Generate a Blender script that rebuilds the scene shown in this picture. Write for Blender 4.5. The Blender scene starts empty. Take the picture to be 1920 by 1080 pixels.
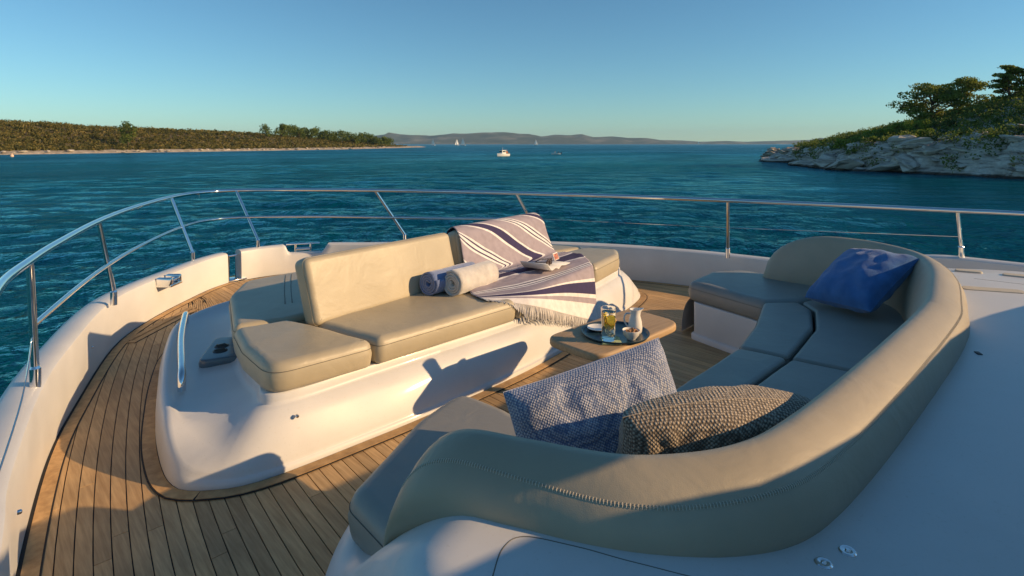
import bpy, bmesh, math, random
import numpy as np
from mathutils import Vector, noise, Matrix
random.seed(7)
RNG = np.random.default_rng(11)
S = bpy.context.scene
COL = S.collection
# ------------------------------------------------------------------ camera, sky, sun, exposure
# world frame: x to starboard, y to the bow, z up, teak deck at z = 0, sea at z = -2.2
YAW = math.radians(43.8)
EYE = (-2.9, 0.0, 1.6)
cam = bpy.data.cameras.new('camera'); camo = bpy.data.objects.new('camera', cam); COL.objects.link(camo)
camo.location = EYE; camo.rotation_euler = (math.radians(90), 0, -YAW)
cam.sensor_width = 36; cam.lens = 20.0; cam.shift_y = -0.1406
cam.clip_start = 0.05; cam.clip_end = 60000
S.camera = camo
SUN_EL = math.radians(19.5); SUN_H = (0.60, -0.80)
w = bpy.data.worlds.new('World'); S.world = w; w.use_nodes = True
wn = w.node_tree.nodes; wl = w.node_tree.links
bg = wn['Background']; sky = wn.new('ShaderNodeTexSky'); sky.sky_type = 'NISHITA'
sky.sun_disc = False; sky.sun_elevation = SUN_EL; sky.sun_rotation = math.atan2(SUN_H[0], SUN_H[1])
sky.altitude = 0; sky.air_density = 1.0; sky.dust_density = 0.0; sky.ozone_density = 4.6
tint = wn.new('ShaderNodeMixRGB'); tint.blend_type = 'MULTIPLY'; tint.inputs[0].default_value = 1
tint.inputs[2].default_value = (0.76, 1.01, 0.96, 1)
wl.new(sky.outputs[0], tint.inputs[1]); wl.new(tint.outputs[0], bg.inputs[0])
bg.inputs[1].default_value = 0.098
sun = bpy.data.lights.new('sun', 'SUN'); suno = bpy.data.objects.new('sun', sun); COL.objects.link(suno)
sun.energy = 4.5; sun.angle = math.radians(0.55); sun.color = (1.0, 0.68, 0.36)
ch = math.cos(SUN_EL)
suno.rotation_euler = Vector((-SUN_H[0]*ch, -SUN_H[1]*ch, -math.sin(SUN_EL))).to_track_quat('-Z', 'Y').to_euler()
S.view_settings.view_transform = 'Standard'; S.view_settings.look = 'None'
S.view_settings.exposure = 0.40; S.view_settings.gamma = 1.0
S.render.engine = 'CYCLES'
S.cycles.volume_bounces = 0

# ------------------------------------------------------------------ materials
def newmat(name):
    m = bpy.data.materials.new(name); m.use_nodes = True
    nt = m.node_tree; return m, nt.nodes, nt.links, nt.nodes['Principled BSDF']
def ramp(n, stops, interp='LINEAR'):
    r = n.new('ShaderNodeValToRGB'); cr = r.color_ramp; cr.interpolation = interp
    while len(cr.elements) < len(stops): cr.elements.new(0.5)
    for e, (p, c) in zip(cr.elements, stops): e.position = p; e.color = (*c, 1)
    return r
def tex(n, l, kind, scale, coord='Object', stretch=None, **kw):
    tc = n.new('ShaderNodeTexCoord'); t = n.new('ShaderNodeTex'+kind)
    src = tc.outputs[coord]
    if stretch:
        mp = n.new('ShaderNodeMapping'); mp.inputs['Scale'].default_value = stretch; l.new(src, mp.inputs[0]); src = mp.outputs[0]
    l.new(src, t.inputs['Vector']); t.inputs['Scale'].default_value = scale
    for k, v in kw.items(): t.inputs[k].default_value = v
    return t
def bump(n, l, p, h, strength, dist, prev=None):
    b = n.new('ShaderNodeBump'); b.inputs['Strength'].default_value = strength; b.inputs['Distance'].default_value = dist
    l.new(h, b.inputs['Height'])
    if prev: l.new(prev.outputs[0], b.inputs['Normal'])
    l.new(b.outputs[0], p.inputs['Normal']); return b
def mix(n, l, a, b, fac, mode='MIX'):
    x = n.new('ShaderNodeMixRGB'); x.blend_type = mode
    for i, v in ((0, fac), (1, a), (2, b)):
        if hasattr(v, 'is_linked'): l.new(v, x.inputs[i])
        elif isinstance(v, (int, float)): x.inputs[i].default_value = v
        else: x.inputs[i].default_value = (*v, 1)
    return x.outputs[0]
def simple(name, col, rough=0.5, metal=0.0, var=0.0, vscale=8.0, bmp=0.0, bscale=60.0, **kw):
    m, n, l, p = newmat(name)
    p.inputs['Roughness'].default_value = rough; p.inputs['Metallic'].default_value = metal
    if var:
        t = tex(n, l, 'Noise', vscale, Detail=5.0)
        r = ramp(n, [(0.3, tuple(c*(1-var) for c in col)), (0.7, tuple(min(1, c*(1+var)) for c in col))]); l.new(t.outputs[0], r.inputs[0])
        l.new(r.outputs[0], p.inputs['Base Color'])
    else: p.inputs['Base Color'].default_value = (*col, 1)
    if bmp:
        t = tex(n, l, 'Noise', bscale, Detail=4.0); bump(n, l, p, t.outputs[0], bmp, 0.004)
    for k, v in kw.items(): p.inputs[k.replace('_', ' ')].default_value = v
    return m
def gelcoat():
    m, n, l, p = newmat('gelcoat')
    t = tex(n, l, 'Noise', 2.5, Detail=6.0)
    r = ramp(n, [(0.3, (0.58, 0.57, 0.555)), (0.7, (0.66, 0.65, 0.635))]); l.new(t.outputs[0], r.inputs[0])
    t2 = tex(n, l, 'Noise', 90, Detail=3.0); r2 = ramp(n, [(0.62, (1, 1, 1)), (0.78, (0.9, 0.89, 0.86))]); l.new(t2.outputs[0], r2.inputs[0])
    l.new(mix(n, l, r.outputs[0], r2.outputs[0], 1.0, 'MULTIPLY'), p.inputs['Base Color'])
    rr = ramp(n, [(0.3, (0.34,)*3), (0.75, (0.5,)*3)]); l.new(t.outputs[0], rr.inputs[0]); l.new(rr.outputs[0], p.inputs['Roughness'])
    p.inputs['Specular IOR Level'].default_value = 0.3; p.inputs['Coat Weight'].default_value = 0.10; p.inputs['Coat Roughness'].default_value = 0.08
    t3 = tex(n, l, 'Noise', 5, Detail=2.0); bump(n, l, p, t3.outputs[0], 0.06, 0.02)
    return m
def leather(name, col):
    m, n, l, p = newmat(name)
    t = tex(n, l, 'Noise', 3.0, Detail=6.0)
    r = ramp(n, [(0.25, tuple(c*0.88 for c in col)), (0.75, tuple(c*1.08 for c in col))]); l.new(t.outputs[0], r.inputs[0])
    l.new(r.outputs[0], p.inputs['Base Color']); p.inputs['Roughness'].default_value = 0.43
    v = tex(n, l, 'Voronoi', 420.0); b1 = bump(n, l, p, v.outputs[0], 0.25, 0.001)
    t2 = tex(n, l, 'Noise', 5.0, Detail=3.0, Distortion=1.2); b2 = bump(n, l, p, t2.outputs[0], 0.24, 0.02, b1)
    t3 = tex(n, l, 'Noise', 16.0, Detail=4.0, stretch=(1, 2.5, 1)); bump(n, l, p, t3.outputs[0], 0.06, 0.008, b2)
    return m
def teak(name, dark, light, axis=(22, 1.3, 22)):
    m, n, l, p = newmat(name)
    oi = n.new('ShaderNodeObjectInfo'); tc = n.new('ShaderNodeTexCoord')
    mp = n.new('ShaderNodeMapping'); mp.inputs['Scale'].default_value = axis; l.new(tc.outputs['Object'], mp.inputs[0])
    add = n.new('ShaderNodeVectorMath'); l.new(mp.outputs[0], add.inputs[0])
    cm = n.new('ShaderNodeCombineXYZ'); mu = n.new('ShaderNodeMath'); mu.operation = 'MULTIPLY'; mu.inputs[1].default_value = 37
    l.new(oi.outputs['Random'], mu.inputs[0]); l.new(mu.outputs[0], cm.inputs[0]); l.new(mu.outputs[0], cm.inputs[2]); l.new(cm.outputs[0], add.inputs[1])
    t = n.new('ShaderNodeTexNoise'); t.inputs['Scale'].default_value = 3.0; t.inputs['Detail'].default_value = 8; t.inputs['Roughness'].default_value = 0.65
    l.new(add.outputs[0], t.inputs['Vector'])
    r = ramp(n, [(0.28, dark), (0.72, light)]); l.new(t.outputs[0], r.inputs[0])
    rv = ramp(n, [(0, (0.80, 0.79, 0.78)), (0.5, (0.96, 0.96, 0.96)), (1, (1.10, 1.08, 1.05))]); l.new(oi.outputs['Random'], rv.inputs[0])
    c1 = mix(n, l, r.outputs[0], rv.outputs[0], 1.0, 'MULTIPLY')
    big = tex(n, l, 'Noise', 1.7, Detail=5.0); rb = ramp(n, [(0.32, (0.72, 0.75, 0.78)), (0.66, (1.06, 1.04, 1.0))]); l.new(big.outputs[0], rb.inputs[0])
    l.new(mix(n, l, c1, rb.outputs[0], 1.0, 'MULTIPLY'), p.inputs['Base Color'])
    p.inputs['Roughness'].default_value = 0.62
    bump(n, l, p, t.outputs[0], 0.25, 0.002)
    return m
def knit(name, light, dark, nu):
    m, n, l, p = newmat(name)
    at = n.new('ShaderNodeAttribute'); at.attribute_name = 'weave'
    mp = n.new('ShaderNodeMapping'); mp.inputs['Scale'].default_value = (nu, nu, nu); mp.inputs['Rotation'].default_value = (0.2, 0.15, 0.7); l.new(at.outputs['Vector'], mp.inputs[0])
    v = n.new('ShaderNodeTexVoronoi'); v.inputs['Scale'].default_value = 1.0; v.inputs['Randomness'].default_value = 0.28; l.new(mp.outputs[0], v.inputs['Vector'])
    r = ramp(n, [(0.18, light), (0.62, dark)]); l.new(v.outputs['Distance'], r.inputs[0])
    t = tex(n, l, 'Noise', 9.0, Detail=4.0); r2 = ramp(n, [(0.3, (0.82,)*3), (0.7, (1.1,)*3)]); l.new(t.outputs[0], r2.inputs[0])
    l.new(mix(n, l, r.outputs[0], r2.outputs[0], 1.0, 'MULTIPLY'), p.inputs['Base Color'])
    p.inputs['Roughness'].default_value = 0.9; p.inputs['Sheen Weight'].default_value = 0.2
    iv = n.new('ShaderNodeMath'); iv.operation = 'SUBTRACT'; iv.inputs[0].default_value = 1; l.new(v.outputs['Distance'], iv.inputs[1])
    bump(n, l, p, iv.outputs[0], 0.8, 0.006)
    return m
def cloth(name, col, scale=160.0, sheen=0.4, wr=0.3):
    m, n, l, p = newmat(name)
    t = tex(n, l, 'Noise', 12.0, Detail=6.0)
    r = ramp(n, [(0.3, tuple(c*0.8 for c in col)), (0.7, tuple(c*1.1 for c in col))]); l.new(t.outputs[0], r.inputs[0])
    l.new(r.outputs[0], p.inputs['Base Color']); p.inputs['Roughness'].default_value = 0.95; p.inputs['Sheen Weight'].default_value = sheen
    t2 = tex(n, l, 'Noise', scale, Detail=3.0); b = bump(n, l, p, t2.outputs[0], 0.6, 0.004)
    t3 = tex(n, l, 'Noise', 14.0, Detail=3.0); bump(n, l, p, t3.outputs[0], wr, 0.02, b)
    return m
def striped():
    m, n, l, p = newmat('striped_cotton')
    uv = n.new('ShaderNodeUVMap'); sp = n.new('ShaderNodeSeparateXYZ'); l.new(uv.outputs[0], sp.inputs[0])
    fr = n.new('ShaderNodeMath'); fr.operation = 'FRACT'; dv = n.new('ShaderNodeMath'); dv.operation = 'DIVIDE'; dv.inputs[1].default_value = 0.36
    l.new(sp.outputs[0], dv.inputs[0]); l.new(dv.outputs[0], fr.inputs[0])
    M, W, P = (0.36, 0.31, 0.35), (0.78, 0.74, 0.72), (0.045, 0.035, 0.10)
    seq = [(W, .016), (P, .056), (W, .016), (M, .095), (W, .014), (P, .010), (W, .020), (P, .010), (W, .014), (M, .109)]
    tot = sum(b for a, b in seq); pos = 0; st = []
    for c, wd in seq: st.append((pos/tot, c)); pos += wd
    r = ramp(n, st, 'CONSTANT'); l.new(fr.outputs[0], r.inputs[0])
    hem = n.new('ShaderNodeMath'); hem.operation = 'LESS_THAN'; hem.inputs[1].default_value = 0.085; l.new(sp.outputs[1], hem.inputs[0])
    c1 = mix(n, l, r.outputs[0], W, hem.outputs[0])
    t = tex(n, l, 'Noise', 20.0, Detail=4.0); r2 = ramp(n, [(0.3, (0.85,)*3), (0.7, (1.05,)*3)]); l.new(t.outputs[0], r2.inputs[0])
    l.new(mix(n, l, c1, r2.outputs[0], 1.0, 'MULTIPLY'), p.inputs['Base Color'])
    p.inputs['Roughness'].default_value = 0.95
    t2 = tex(n, l, 'Noise', 300.0); bump(n, l, p, t2.outputs[0], 0.4, 0.002)
    return m
def foliage(name, cols, scale=0.4):
    m, n, l, p = newmat(name)
    t = tex(n, l, 'Noise', scale, Detail=6.0)
    r = ramp(n, [(0.30+0.4*i/(len(cols)-1), c) for i, c in enumerate(cols)]); l.new(t.outputs[0], r.inputs[0])
    l.new(r.outputs[0], p.inputs['Base Color']); p.inputs['Roughness'].default_value = 0.7
    tr = n.new('ShaderNodeBsdfTranslucent'); l.new(r.outputs[0], tr.inputs[0])
    ms = n.new('ShaderNodeMixShader'); ms.inputs[0].default_value = 0.42
    l.new(p.outputs[0], ms.inputs[1]); l.new(tr.outputs[0], ms.inputs[2]); l.new(ms.outputs[0], n['Material Output'].inputs[0])
    return m
def seawater():
    m, n, l, p = newmat('sea_water')
    t0 = tex(n, l, 'Noise', 0.012, Detail=4.0)
    r = ramp(n, [(0.35, (0.0, 0.040, 0.068)), (0.65, (0.0, 0.078, 0.112))]); l.new(t0.outputs[0], r.inputs[0]); l.new(r.outputs[0], p.inputs['Base Color'])
    p.inputs['Roughness'].default_value = 0.6; p.inputs['Specular IOR Level'].default_value = 0.0
    geo = n.new('ShaderNodeNewGeometry'); ln = n.new('ShaderNodeVectorMath'); ln.operation = 'LENGTH'; l.new(geo.outputs['Position'], ln.inputs[0])
    mr = n.new('ShaderNodeMapRange'); mr.inputs[1].default_value = 20; mr.inputs[2].default_value = 400; mr.inputs[3].default_value = 0.05; mr.inputs[4].default_value = 0.36; mr.interpolation_type = 'SMOOTHSTEP'
    l.new(ln.outputs['Value'], mr.inputs[0])
    g = n.new('ShaderNodeBsdfGlossy'); g.inputs['Color'].default_value = (0.36, 0.86, 1.0, 1); l.new(mr.outputs[0], g.inputs['Roughness'])
    fr = n.new('ShaderNodeFresnel'); fr.inputs['IOR'].default_value = 1.33
    fm = n.new('ShaderNodeMath'); fm.operation = 'MULTIPLY'; l.new(fr.outputs[0], fm.inputs[0])
    gp_ = tex(n, l, 'Noise', 0.02, Detail=5.0, stretch=(0.7, 1.4, 1), Distortion=0.8); gq = n.new('ShaderNodeMapRange'); gq.inputs[1].default_value = 0.38; gq.inputs[2].default_value = 0.62; gq.inputs[3].default_value = 0.52; gq.inputs[4].default_value = 0.92; l.new(gp_.outputs[0], gq.inputs[0]); l.new(gq.outputs[0], fm.inputs[1])
    ms = n.new('ShaderNodeMixShader'); l.new(fm.outputs[0], ms.inputs[0]); l.new(p.outputs[0], ms.inputs[1]); l.new(g.outputs[0], ms.inputs[2]); l.new(ms.outputs[0], n['Material Output'].inputs[0])
    fine = tex(n, l, 'Noise', 5.0, Detail=4.0, Roughness=0.6, Distortion=0.5)
    dv = n.new('ShaderNodeVectorMath'); dv.operation = 'DISTANCE'; dv.inputs[1].default_value = (61.0, 3.0, -2.2); l.new(geo.outputs['Position'], dv.inputs[0])
    cm_ = n.new('ShaderNodeMapRange'); cm_.inputs[1].default_value = 12; cm_.inputs[2].default_value = 48; cm_.inputs[3].default_value = 0.25; cm_.inputs[4].default_value = 1.0; l.new(dv.outputs['Value'], cm_.inputs[0])
    def calm(x):
        mh = n.new('ShaderNodeMath'); mh.operation = 'MULTIPLY'; l.new(x, mh.inputs[0]); l.new(cm_.outputs[0], mh.inputs[1]); return mh.outputs[0]
    b0 = bump(n, l, p, calm(fine.outputs[0]), 1.0, 0.07)
    far = tex(n, l, 'Noise', 0.35, Detail=5.0, Roughness=0.65, Distortion=0.3)
    b1 = bump(n, l, p, calm(far.outputs[0]), 1.0, 0.9, b0)
    l.new(b1.outputs[0], g.inputs['Normal']); l.new(b1.outputs[0], fr.inputs['Normal'])
    return m
def rockmat():
    m, n, l, p = newmat('limestone')
    t = tex(n, l, 'Noise', 0.45, Detail=9.0, Roughness=0.68, stretch=(1, 1, 2.6)); r = ramp(n, [(0.28, (0.17, 0.135, 0.105)), (0.46, (0.50, 0.43, 0.35)), (0.68, (0.76, 0.68, 0.57))]); l.new(t.outputs[0], r.inputs[0])
    s = tex(n, l, 'Noise', 0.9, Detail=6.0, Roughness=0.6, stretch=(0.35, 0.35, 3.2), Distortion=0.6); rs_ = ramp(n, [(0.38, (0.30, 0.27, 0.25)), (0.50, (1, 1, 1))]); l.new(s.outputs[0], rs_.inputs[0])
    geo = n.new('ShaderNodeNewGeometry'); sp = n.new('ShaderNodeSeparateXYZ'); l.new(geo.outputs['Position'], sp.inputs[0])
    wn_ = n.new('ShaderNodeMath'); wn_.operation = 'MULTIPLY_ADD'; wn_.inputs[1].default_value = 0.5; l.new(t.outputs[0], wn_.inputs[0]); l.new(sp.outputs[2], wn_.inputs[2])
    wet = n.new('ShaderNodeMapRange'); wet.inputs[1].default_value = -1.95; wet.inputs[2].default_value = -1.45; l.new(wn_.outputs[0], wet.inputs[0])
    wr = ramp(n, [(0.35, (0.10, 0.08, 0.06)), (0.75, (1, 1, 1))]); l.new(wet.outputs[0], wr.inputs[0])
    c = mix(n, l, r.outputs[0], rs_.outputs[0], 0.75, 'MULTIPLY'); l.new(mix(n, l, c, wr.outputs[0], 1.0, 'MULTIPLY'), p.inputs['Base Color'])
    p.inputs['Roughness'].default_value = 0.85
    t2 = tex(n, l, 'Noise', 2.2, Detail=9.0); b1 = bump(n, l, p, t2.outputs[0], 0.9, 0.3); bump(n, l, p, s.outputs[0], 0.8, 0.6, b1)
    return m
GEL = gelcoat()
TEAK = teak('teak', (0.44, 0.26, 0.11), (0.76, 0.50, 0.245))
TEAKM = teak('teak_margin', (0.38, 0.215, 0.085), (0.70, 0.44, 0.20), (6, 6, 6))
TABLEW = teak('table_wood', (0.42, 0.27, 0.14), (0.60, 0.41, 0.23), (1.5, 20, 20))
CAULK = simple('caulk', (0.012, 0.011, 0.011), 0.7)
SAND = leather('sand_leather', (0.43, 0.37, 0.26))
TAUPE = leather('taupe_leather', (0.37, 0.315, 0.225))
SEATL = leather('seat_leather', (0.27, 0.255, 0.22))
PIPE = simple('piping', (0.13, 0.12, 0.10), 0.6)
THREAD = simple('thread', (0.62, 0.56, 0.45), 0.8)
CHROME = simple('steel', (0.78, 0.78, 0.78), 0.07, 1.0, bmp=0.03, bscale=30)
BLACK = simple('black_plastic', (0.02, 0.02, 0.022), 0.45)
DGLOSS = simple('dark_panel', (0.10, 0.14, 0.17), 0.25)
SEA = seawater(); ROCK = rockmat()

# ------------------------------------------------------------------ mesh helpers
def link(o, parent=None):
    COL.objects.link(o)
    if parent is not None: o.parent = parent
    return o
def mesh(name, verts, faces, mat, parent=None, smooth=True, uvs=None, auto=None):
    me = bpy.data.meshes.new(name); me.from_pydata([tuple(v) for v in verts], [], faces)
    me.materials.append(mat)
    if smooth: me.polygons.foreach_set('use_smooth', [True]*len(me.polygons))
    if uvs is not None:
        ul = me.uv_layers.new(name='UVMap')
        li = np.empty(len(me.loops), np.int32); me.loops.foreach_get('vertex_index', li)
        ul.data.foreach_set('uv', np.asarray(uvs, np.float32)[li].ravel())
    me.update()
    o = bpy.data.objects.new(name, me); link(o, parent)
    if auto is not None and smooth:
        bm = bmesh.new(); bm.from_mesh(me)
        for e in bm.edges:
            if len(e.link_faces) == 2 and e.calc_face_angle(0) > math.radians(auto): e.smooth = False
        bm.to_mesh(me); bm.free()
    return o
def tag(o, label, cat, group=None, kind=None):
    if label: o['label'] = label
    if cat: o['category'] = cat
    if group: o['group'] = group
    if kind: o['kind'] = kind
    return o
def struct(o, label=None):
    o['kind'] = 'structure'
    if label: o['label'] = label
    return o
def empty(name, loc=(0, 0, 0)):
    o = bpy.data.objects.new(name, None); o.empty_display_size = 0.1; link(o); o.location = loc; return o
class MB:
    def __init__(s): s.v = []; s.f = []
    def add(s, v, f):
        b = len(s.v); s.v += [tuple(x) for x in v]; s.f += [tuple(i+b for i in q) for q in f]
    def box(s, c, d, M=None, bev=0.0):
        bm = bmesh.new(); bmesh.ops.create_cube(bm, size=1)
        for v in bm.verts: v.co = Vector((v.co.x*d[0], v.co.y*d[1], v.co.z*d[2]))
        if bev: bmesh.ops.bevel(bm, geom=bm.edges[:], offset=bev, segments=2, affect='EDGES', profile=0.5)
        for v in bm.verts:
            if M is not None: v.co = M @ v.co
            v.co += Vector(c)
        bm.verts.index_update()
        s.add([v.co.copy() for v in bm.verts], [[v.index for v in f.verts] for f in bm.faces]); bm.free()
    def lathe(s, prof, c=(0, 0, 0), n=24):
        v = []; f = []
        for r, z in prof:
            for k in range(n):
                a = 2*math.pi*k/n; v.append((c[0]+r*math.cos(a), c[1]+r*math.sin(a), c[2]+z))
        for i in range(len(prof)-1):
            for k in range(n):
                f.append((i*n+k, i*n+(k+1) % n, (i+1)*n+(k+1) % n, (i+1)*n+k))
        s.add(v, f)
    def tube(s, pts, r, n=10, closed=False, caps=True):
        pts = [Vector(p) for p in pts]; N = len(pts); rs = r if hasattr(r, '__len__') else [r]*N
        v = []; f = []; up = None
        for i, p in enumerate(pts):
            a = pts[(i-1) % N] if (closed or i > 0) else p; b = pts[(i+1) % N] if (closed or i < N-1) else p
            d = (b-a).normalized()
            if up is None: up = d.orthogonal().normalized()
            up = (up - d*up.dot(d)).normalized(); sd = d.cross(up)
            for k in range(n):
                t = 2*math.pi*k/n; v.append(p+(up*math.cos(t)+sd*math.sin(t))*rs[i])
        R = N if closed else N-1
        for i in range(R):
            j = (i+1) % N
            for k in range(n): f.append((i*n+k, i*n+(k+1) % n, j*n+(k+1) % n, j*n+k))
        if caps and not closed: f.append(tuple(range(n))[::-1]); f.append(tuple((N-1)*n+k for k in range(n)))
        s.add(v, f)
    def build(s, name, mat, parent=None, smooth=True, auto=35): return mesh(name, s.v, s.f, mat, parent, smooth, None, auto)
def catmull(pts, per=8, closed=False):
    P = [np.array(p, float) for p in pts]; n = len(P); out = []
    for i in range(n if closed else n-1):
        if closed: a, b, c, d = P[(i-1) % n], P[i], P[(i+1) % n], P[(i+2) % n]
        else: a, b, c, d = P[max(i-1, 0)], P[i], P[i+1], P[min(i+2, n-1)]
        for k in range(per):
            t = k/per
            out.append(0.5*(2*b+(c-a)*t+(2*a-5*b+4*c-d)*t*t+(3*b-a-3*c+d)*t**3))
    if not closed: out.append(P[-1])
    return out
def fillet(pts, rad=0.06, seg=6, step=0.06):
    n = len(pts); out = []
    for i in range(n):
        p = np.array(pts[i][:2], float); a = np.array(pts[i-1][:2], float); b = np.array(pts[(i+1) % n][:2], float)
        r = pts[i][2] if len(pts[i]) > 2 else rad
        da = a-p; db = b-p; la = np.linalg.norm(da); lb = np.linalg.norm(db); da /= la; db /= lb
        ang = math.acos(max(-1, min(1, float(da@db)))); k = min(r/max(math.tan(ang/2), 1e-3), 0.45*la, 0.45*lb)
        if math.pi-ang < 0.05: out.append(p); continue
        p0 = p+da*k; p1 = p+db*k
        for j in range(seg+1):
            t = j/seg; out.append((1-t)**2*p0+2*t*(1-t)*p+t*t*p1)
    res = []
    for i in range(len(out)):
        a = out[i]; b = out[(i+1) % len(out)]; L = np.linalg.norm(b-a); m = max(1, int(L/step))
        for j in range(m): res.append(a+(b-a)*j/m)
    return res
def area2(P): return sum(P[i-1][0]*P[i][1]-P[i][0]*P[i-1][1] for i in range(len(P)))
def inset(P, d):
    n = len(P); out = []
    for i in range(n):
        t = P[(i+1) % n]-P[i-1]; t = t/max(np.linalg.norm(t), 1e-9); out.append(P[i]+np.array((-t[1], t[0]))*d)
    return out
def cushion(name, outline, z0, z1, mat, parent=None, r=0.045, rad=0.07, crown=0.012, wr=0.004, bulge=0.006, M=None, seam=None):
    rm = min(r, (z1-z0)*0.5)+0.006
    P = fillet([(q[0], q[1], max(rm, q[2] if len(q) > 2 else rad)) for q in outline], rad)
    if area2(P) < 0: P = P[::-1]
    n = len(P); h = z1-z0; rb = min(r*0.6, h*0.3); r = min(r, h*0.5)
    prof = [(rb*1.2, z0)]
    for k in range(1, 4): a = k/3*math.pi/2; prof.append((rb*(1-math.sin(a)), z0+rb*(1-math.cos(a))))
    prof.append((-bulge, (z0+z1)/2))
    for k in range(0, 6): a = k/5*math.pi/2; prof.append((r*(1-math.cos(a)), z1-r+r*math.sin(a)))
    prof += [(r+0.004, z1+0.0003)]
    V = []; F = []
    for ins, z in prof:
        for q in inset(P, ins):
            k = noise.noise((q[0]*5, q[1]*5, z*6))*wr+noise.noise((q[0]*13, q[1]*13, z*9))*wr*0.4
            V.append((q[0], q[1], z+k*(1 if z > z0+0.02 else 0)))
    for i in range(len(prof)-1):
        for k in range(n): F.append((i*n+k, i*n+(k+1) % n, (i+1)*n+(k+1) % n, (i+1)*n+k))
    b = (len(prof)-1)*n
    F.append(tuple(range(n))[::-1]); top = tuple(b+k for k in range(n))
    bm = bmesh.new(); vs = [bm.verts.new(v) for v in V]
    for f in F: bm.faces.new([vs[i] for i in f])
    tf = bm.faces.new([vs[i] for i in top])
    res = bmesh.ops.triangulate(bm, faces=[tf])
    for _ in range(2):
        es = [e for f in res['faces'] if f.is_valid for e in f.edges if len(e.link_faces) == 2]
    for v in bm.verts:
        if M is not None: v.co = M @ v.co
    for f in bm.faces: f.smooth = True
    me = bpy.data.meshes.new(name); bm.to_mesh(me); bm.free(); me.materials.append(mat)
    o = bpy.data.objects.new(name, me); link(o, parent)
    if seam:
        mb = MB(); zs = z1-r*0.9; pts = [Vector((q[0], q[1], zs)) for q in inset(P, r*0.02-bulge*0.35)]
        if M is not None: pts = [M @ q for q in pts]
        mb.tube(pts, 0.0016, 5, True); mb.build('seam', mat if seam is True else seam, o, True, None)
    return o
def sstep(a, b, x):
    t = max(0.0, min(1.0, (x-a)/(b-a))); return t*t*(3-2*t)
def lerp_curve(C, x, i=0, j=1):
    if x <= C[0][i]: return C[0][j]
    for a, b in zip(C, C[1:]):
        if x <= b[i]: return a[j]+(b[j]-a[j])*(x-a[i])/(b[i]-a[i])
    return C[-1][j]
def bearing(X, Y):   # metres right of / ahead of the photographer, for the far shores
    c, s = math.cos(YAW), math.sin(YAW); return (c*X+s*Y+EYE[0], -s*X+c*Y)

# ------------------------------------------------------------------ sea
SEAZ = -2.2
a0 = math.pi/2-YAW                     # bearing the bow view looks along; the mesh is finest on that side
fine_a = np.linspace(a0-math.radians(52), a0+math.radians(52), 860)
ang = np.concatenate([fine_a, np.linspace(fine_a[-1], fine_a[0]+2*math.pi, 70)[1:-1]])
rad = [2.0]
while rad[-1] < 650: rad.append(rad[-1]*1.0095+0.004)
rad = np.array(rad+[900, 1400, 2400, 4500, 7500, 11500])
Rg, Ag = np.meshgrid(rad, ang, indexing='ij'); SX = Rg*np.cos(Ag)+EYE[0]; SY = Rg*np.sin(Ag)
SZ = np.zeros_like(SX); sr = np.random.default_rng(5)
spc = 0.0095*Rg+0.01
gust = 0.75+0.35*np.sin(SX*0.035+1.3*np.sin(SY*0.021))*np.sin(SY*0.047+0.8*np.sin(SX*0.017+1))+0.25*np.sin(SX*0.11-SY*0.07+np.sin(SY*0.05)*2)
wd0 = math.atan2(math.cos(YAW), math.sin(YAW))
for q in range(96):
    lam = 0.32*(26.0**(q/95)); th = wd0+sr.normal(0, 0.62); kk = 2*math.pi/lam
    amp = 0.019*(1.15 if lam < 2.5 else 0.8)/kk
    lod = np.clip((lam/spc-2.2)/2.5, 0, 1)
    ph = kk*(np.cos(th)*SX+np.sin(th)*SY)+sr.uniform(0, 6.28)
    SZ += amp*lod*np.sin(ph+0.25*np.sin(ph))
cb, sb = math.cos(YAW), math.sin(YAW); BX = cb*(SX-EYE[0])-sb*SY; BY = sb*(SX-EYE[0])+cb*SY      # water sheltered by the headland lies calmer
SZ *= np.clip(gust, 0.25, 1.3)*(1-0.72*np.exp(-((BX-44)/26)**2-((BY-44)/34)**2)); SZ[-7:] = 0
nr, na = Rg.shape; co_ = np.stack([SX, SY, SZ+SEAZ], -1).reshape(-1, 3)
idx = np.arange(nr*na).reshape(nr, na); q0 = idx[:-1]; q1 = idx[1:]
quads = np.stack([q0, q1, np.roll(q1, -1, 1), np.roll(q0, -1, 1)], -1).reshape(-1, 4)
me = bpy.data.meshes.new('sea'); nv = len(co_)+1; nq = len(quads)
me.vertices.add(nv); me.vertices.foreach_set('co', np.vstack([co_, [[EYE[0], EYE[1], SEAZ]]]).astype(np.float32).ravel())
tri = np.stack([np.full(na, nv-1), np.arange(na), np.roll(np.arange(na), -1)], -1)
me.loops.add(nq*4+na*3); me.loops.foreach_set('vertex_index', np.concatenate([quads.ravel(), tri.ravel()]).astype(np.int32))
me.polygons.add(nq+na); me.polygons.foreach_set('loop_start', np.concatenate([np.arange(nq)*4, nq*4+np.arange(na)*3]).astype(np.int32))
me.polygons.foreach_set('loop_total', np.concatenate([np.full(nq, 4), np.full(na, 3)]).astype(np.int32))
me.polygons.foreach_set('use_smooth', np.ones(nq+na, bool)); me.materials.append(SEA); me.update(); me.validate()
sea = bpy.data.objects.new('sea', me); link(sea); struct(sea, 'deep teal rippled sea')

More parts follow.
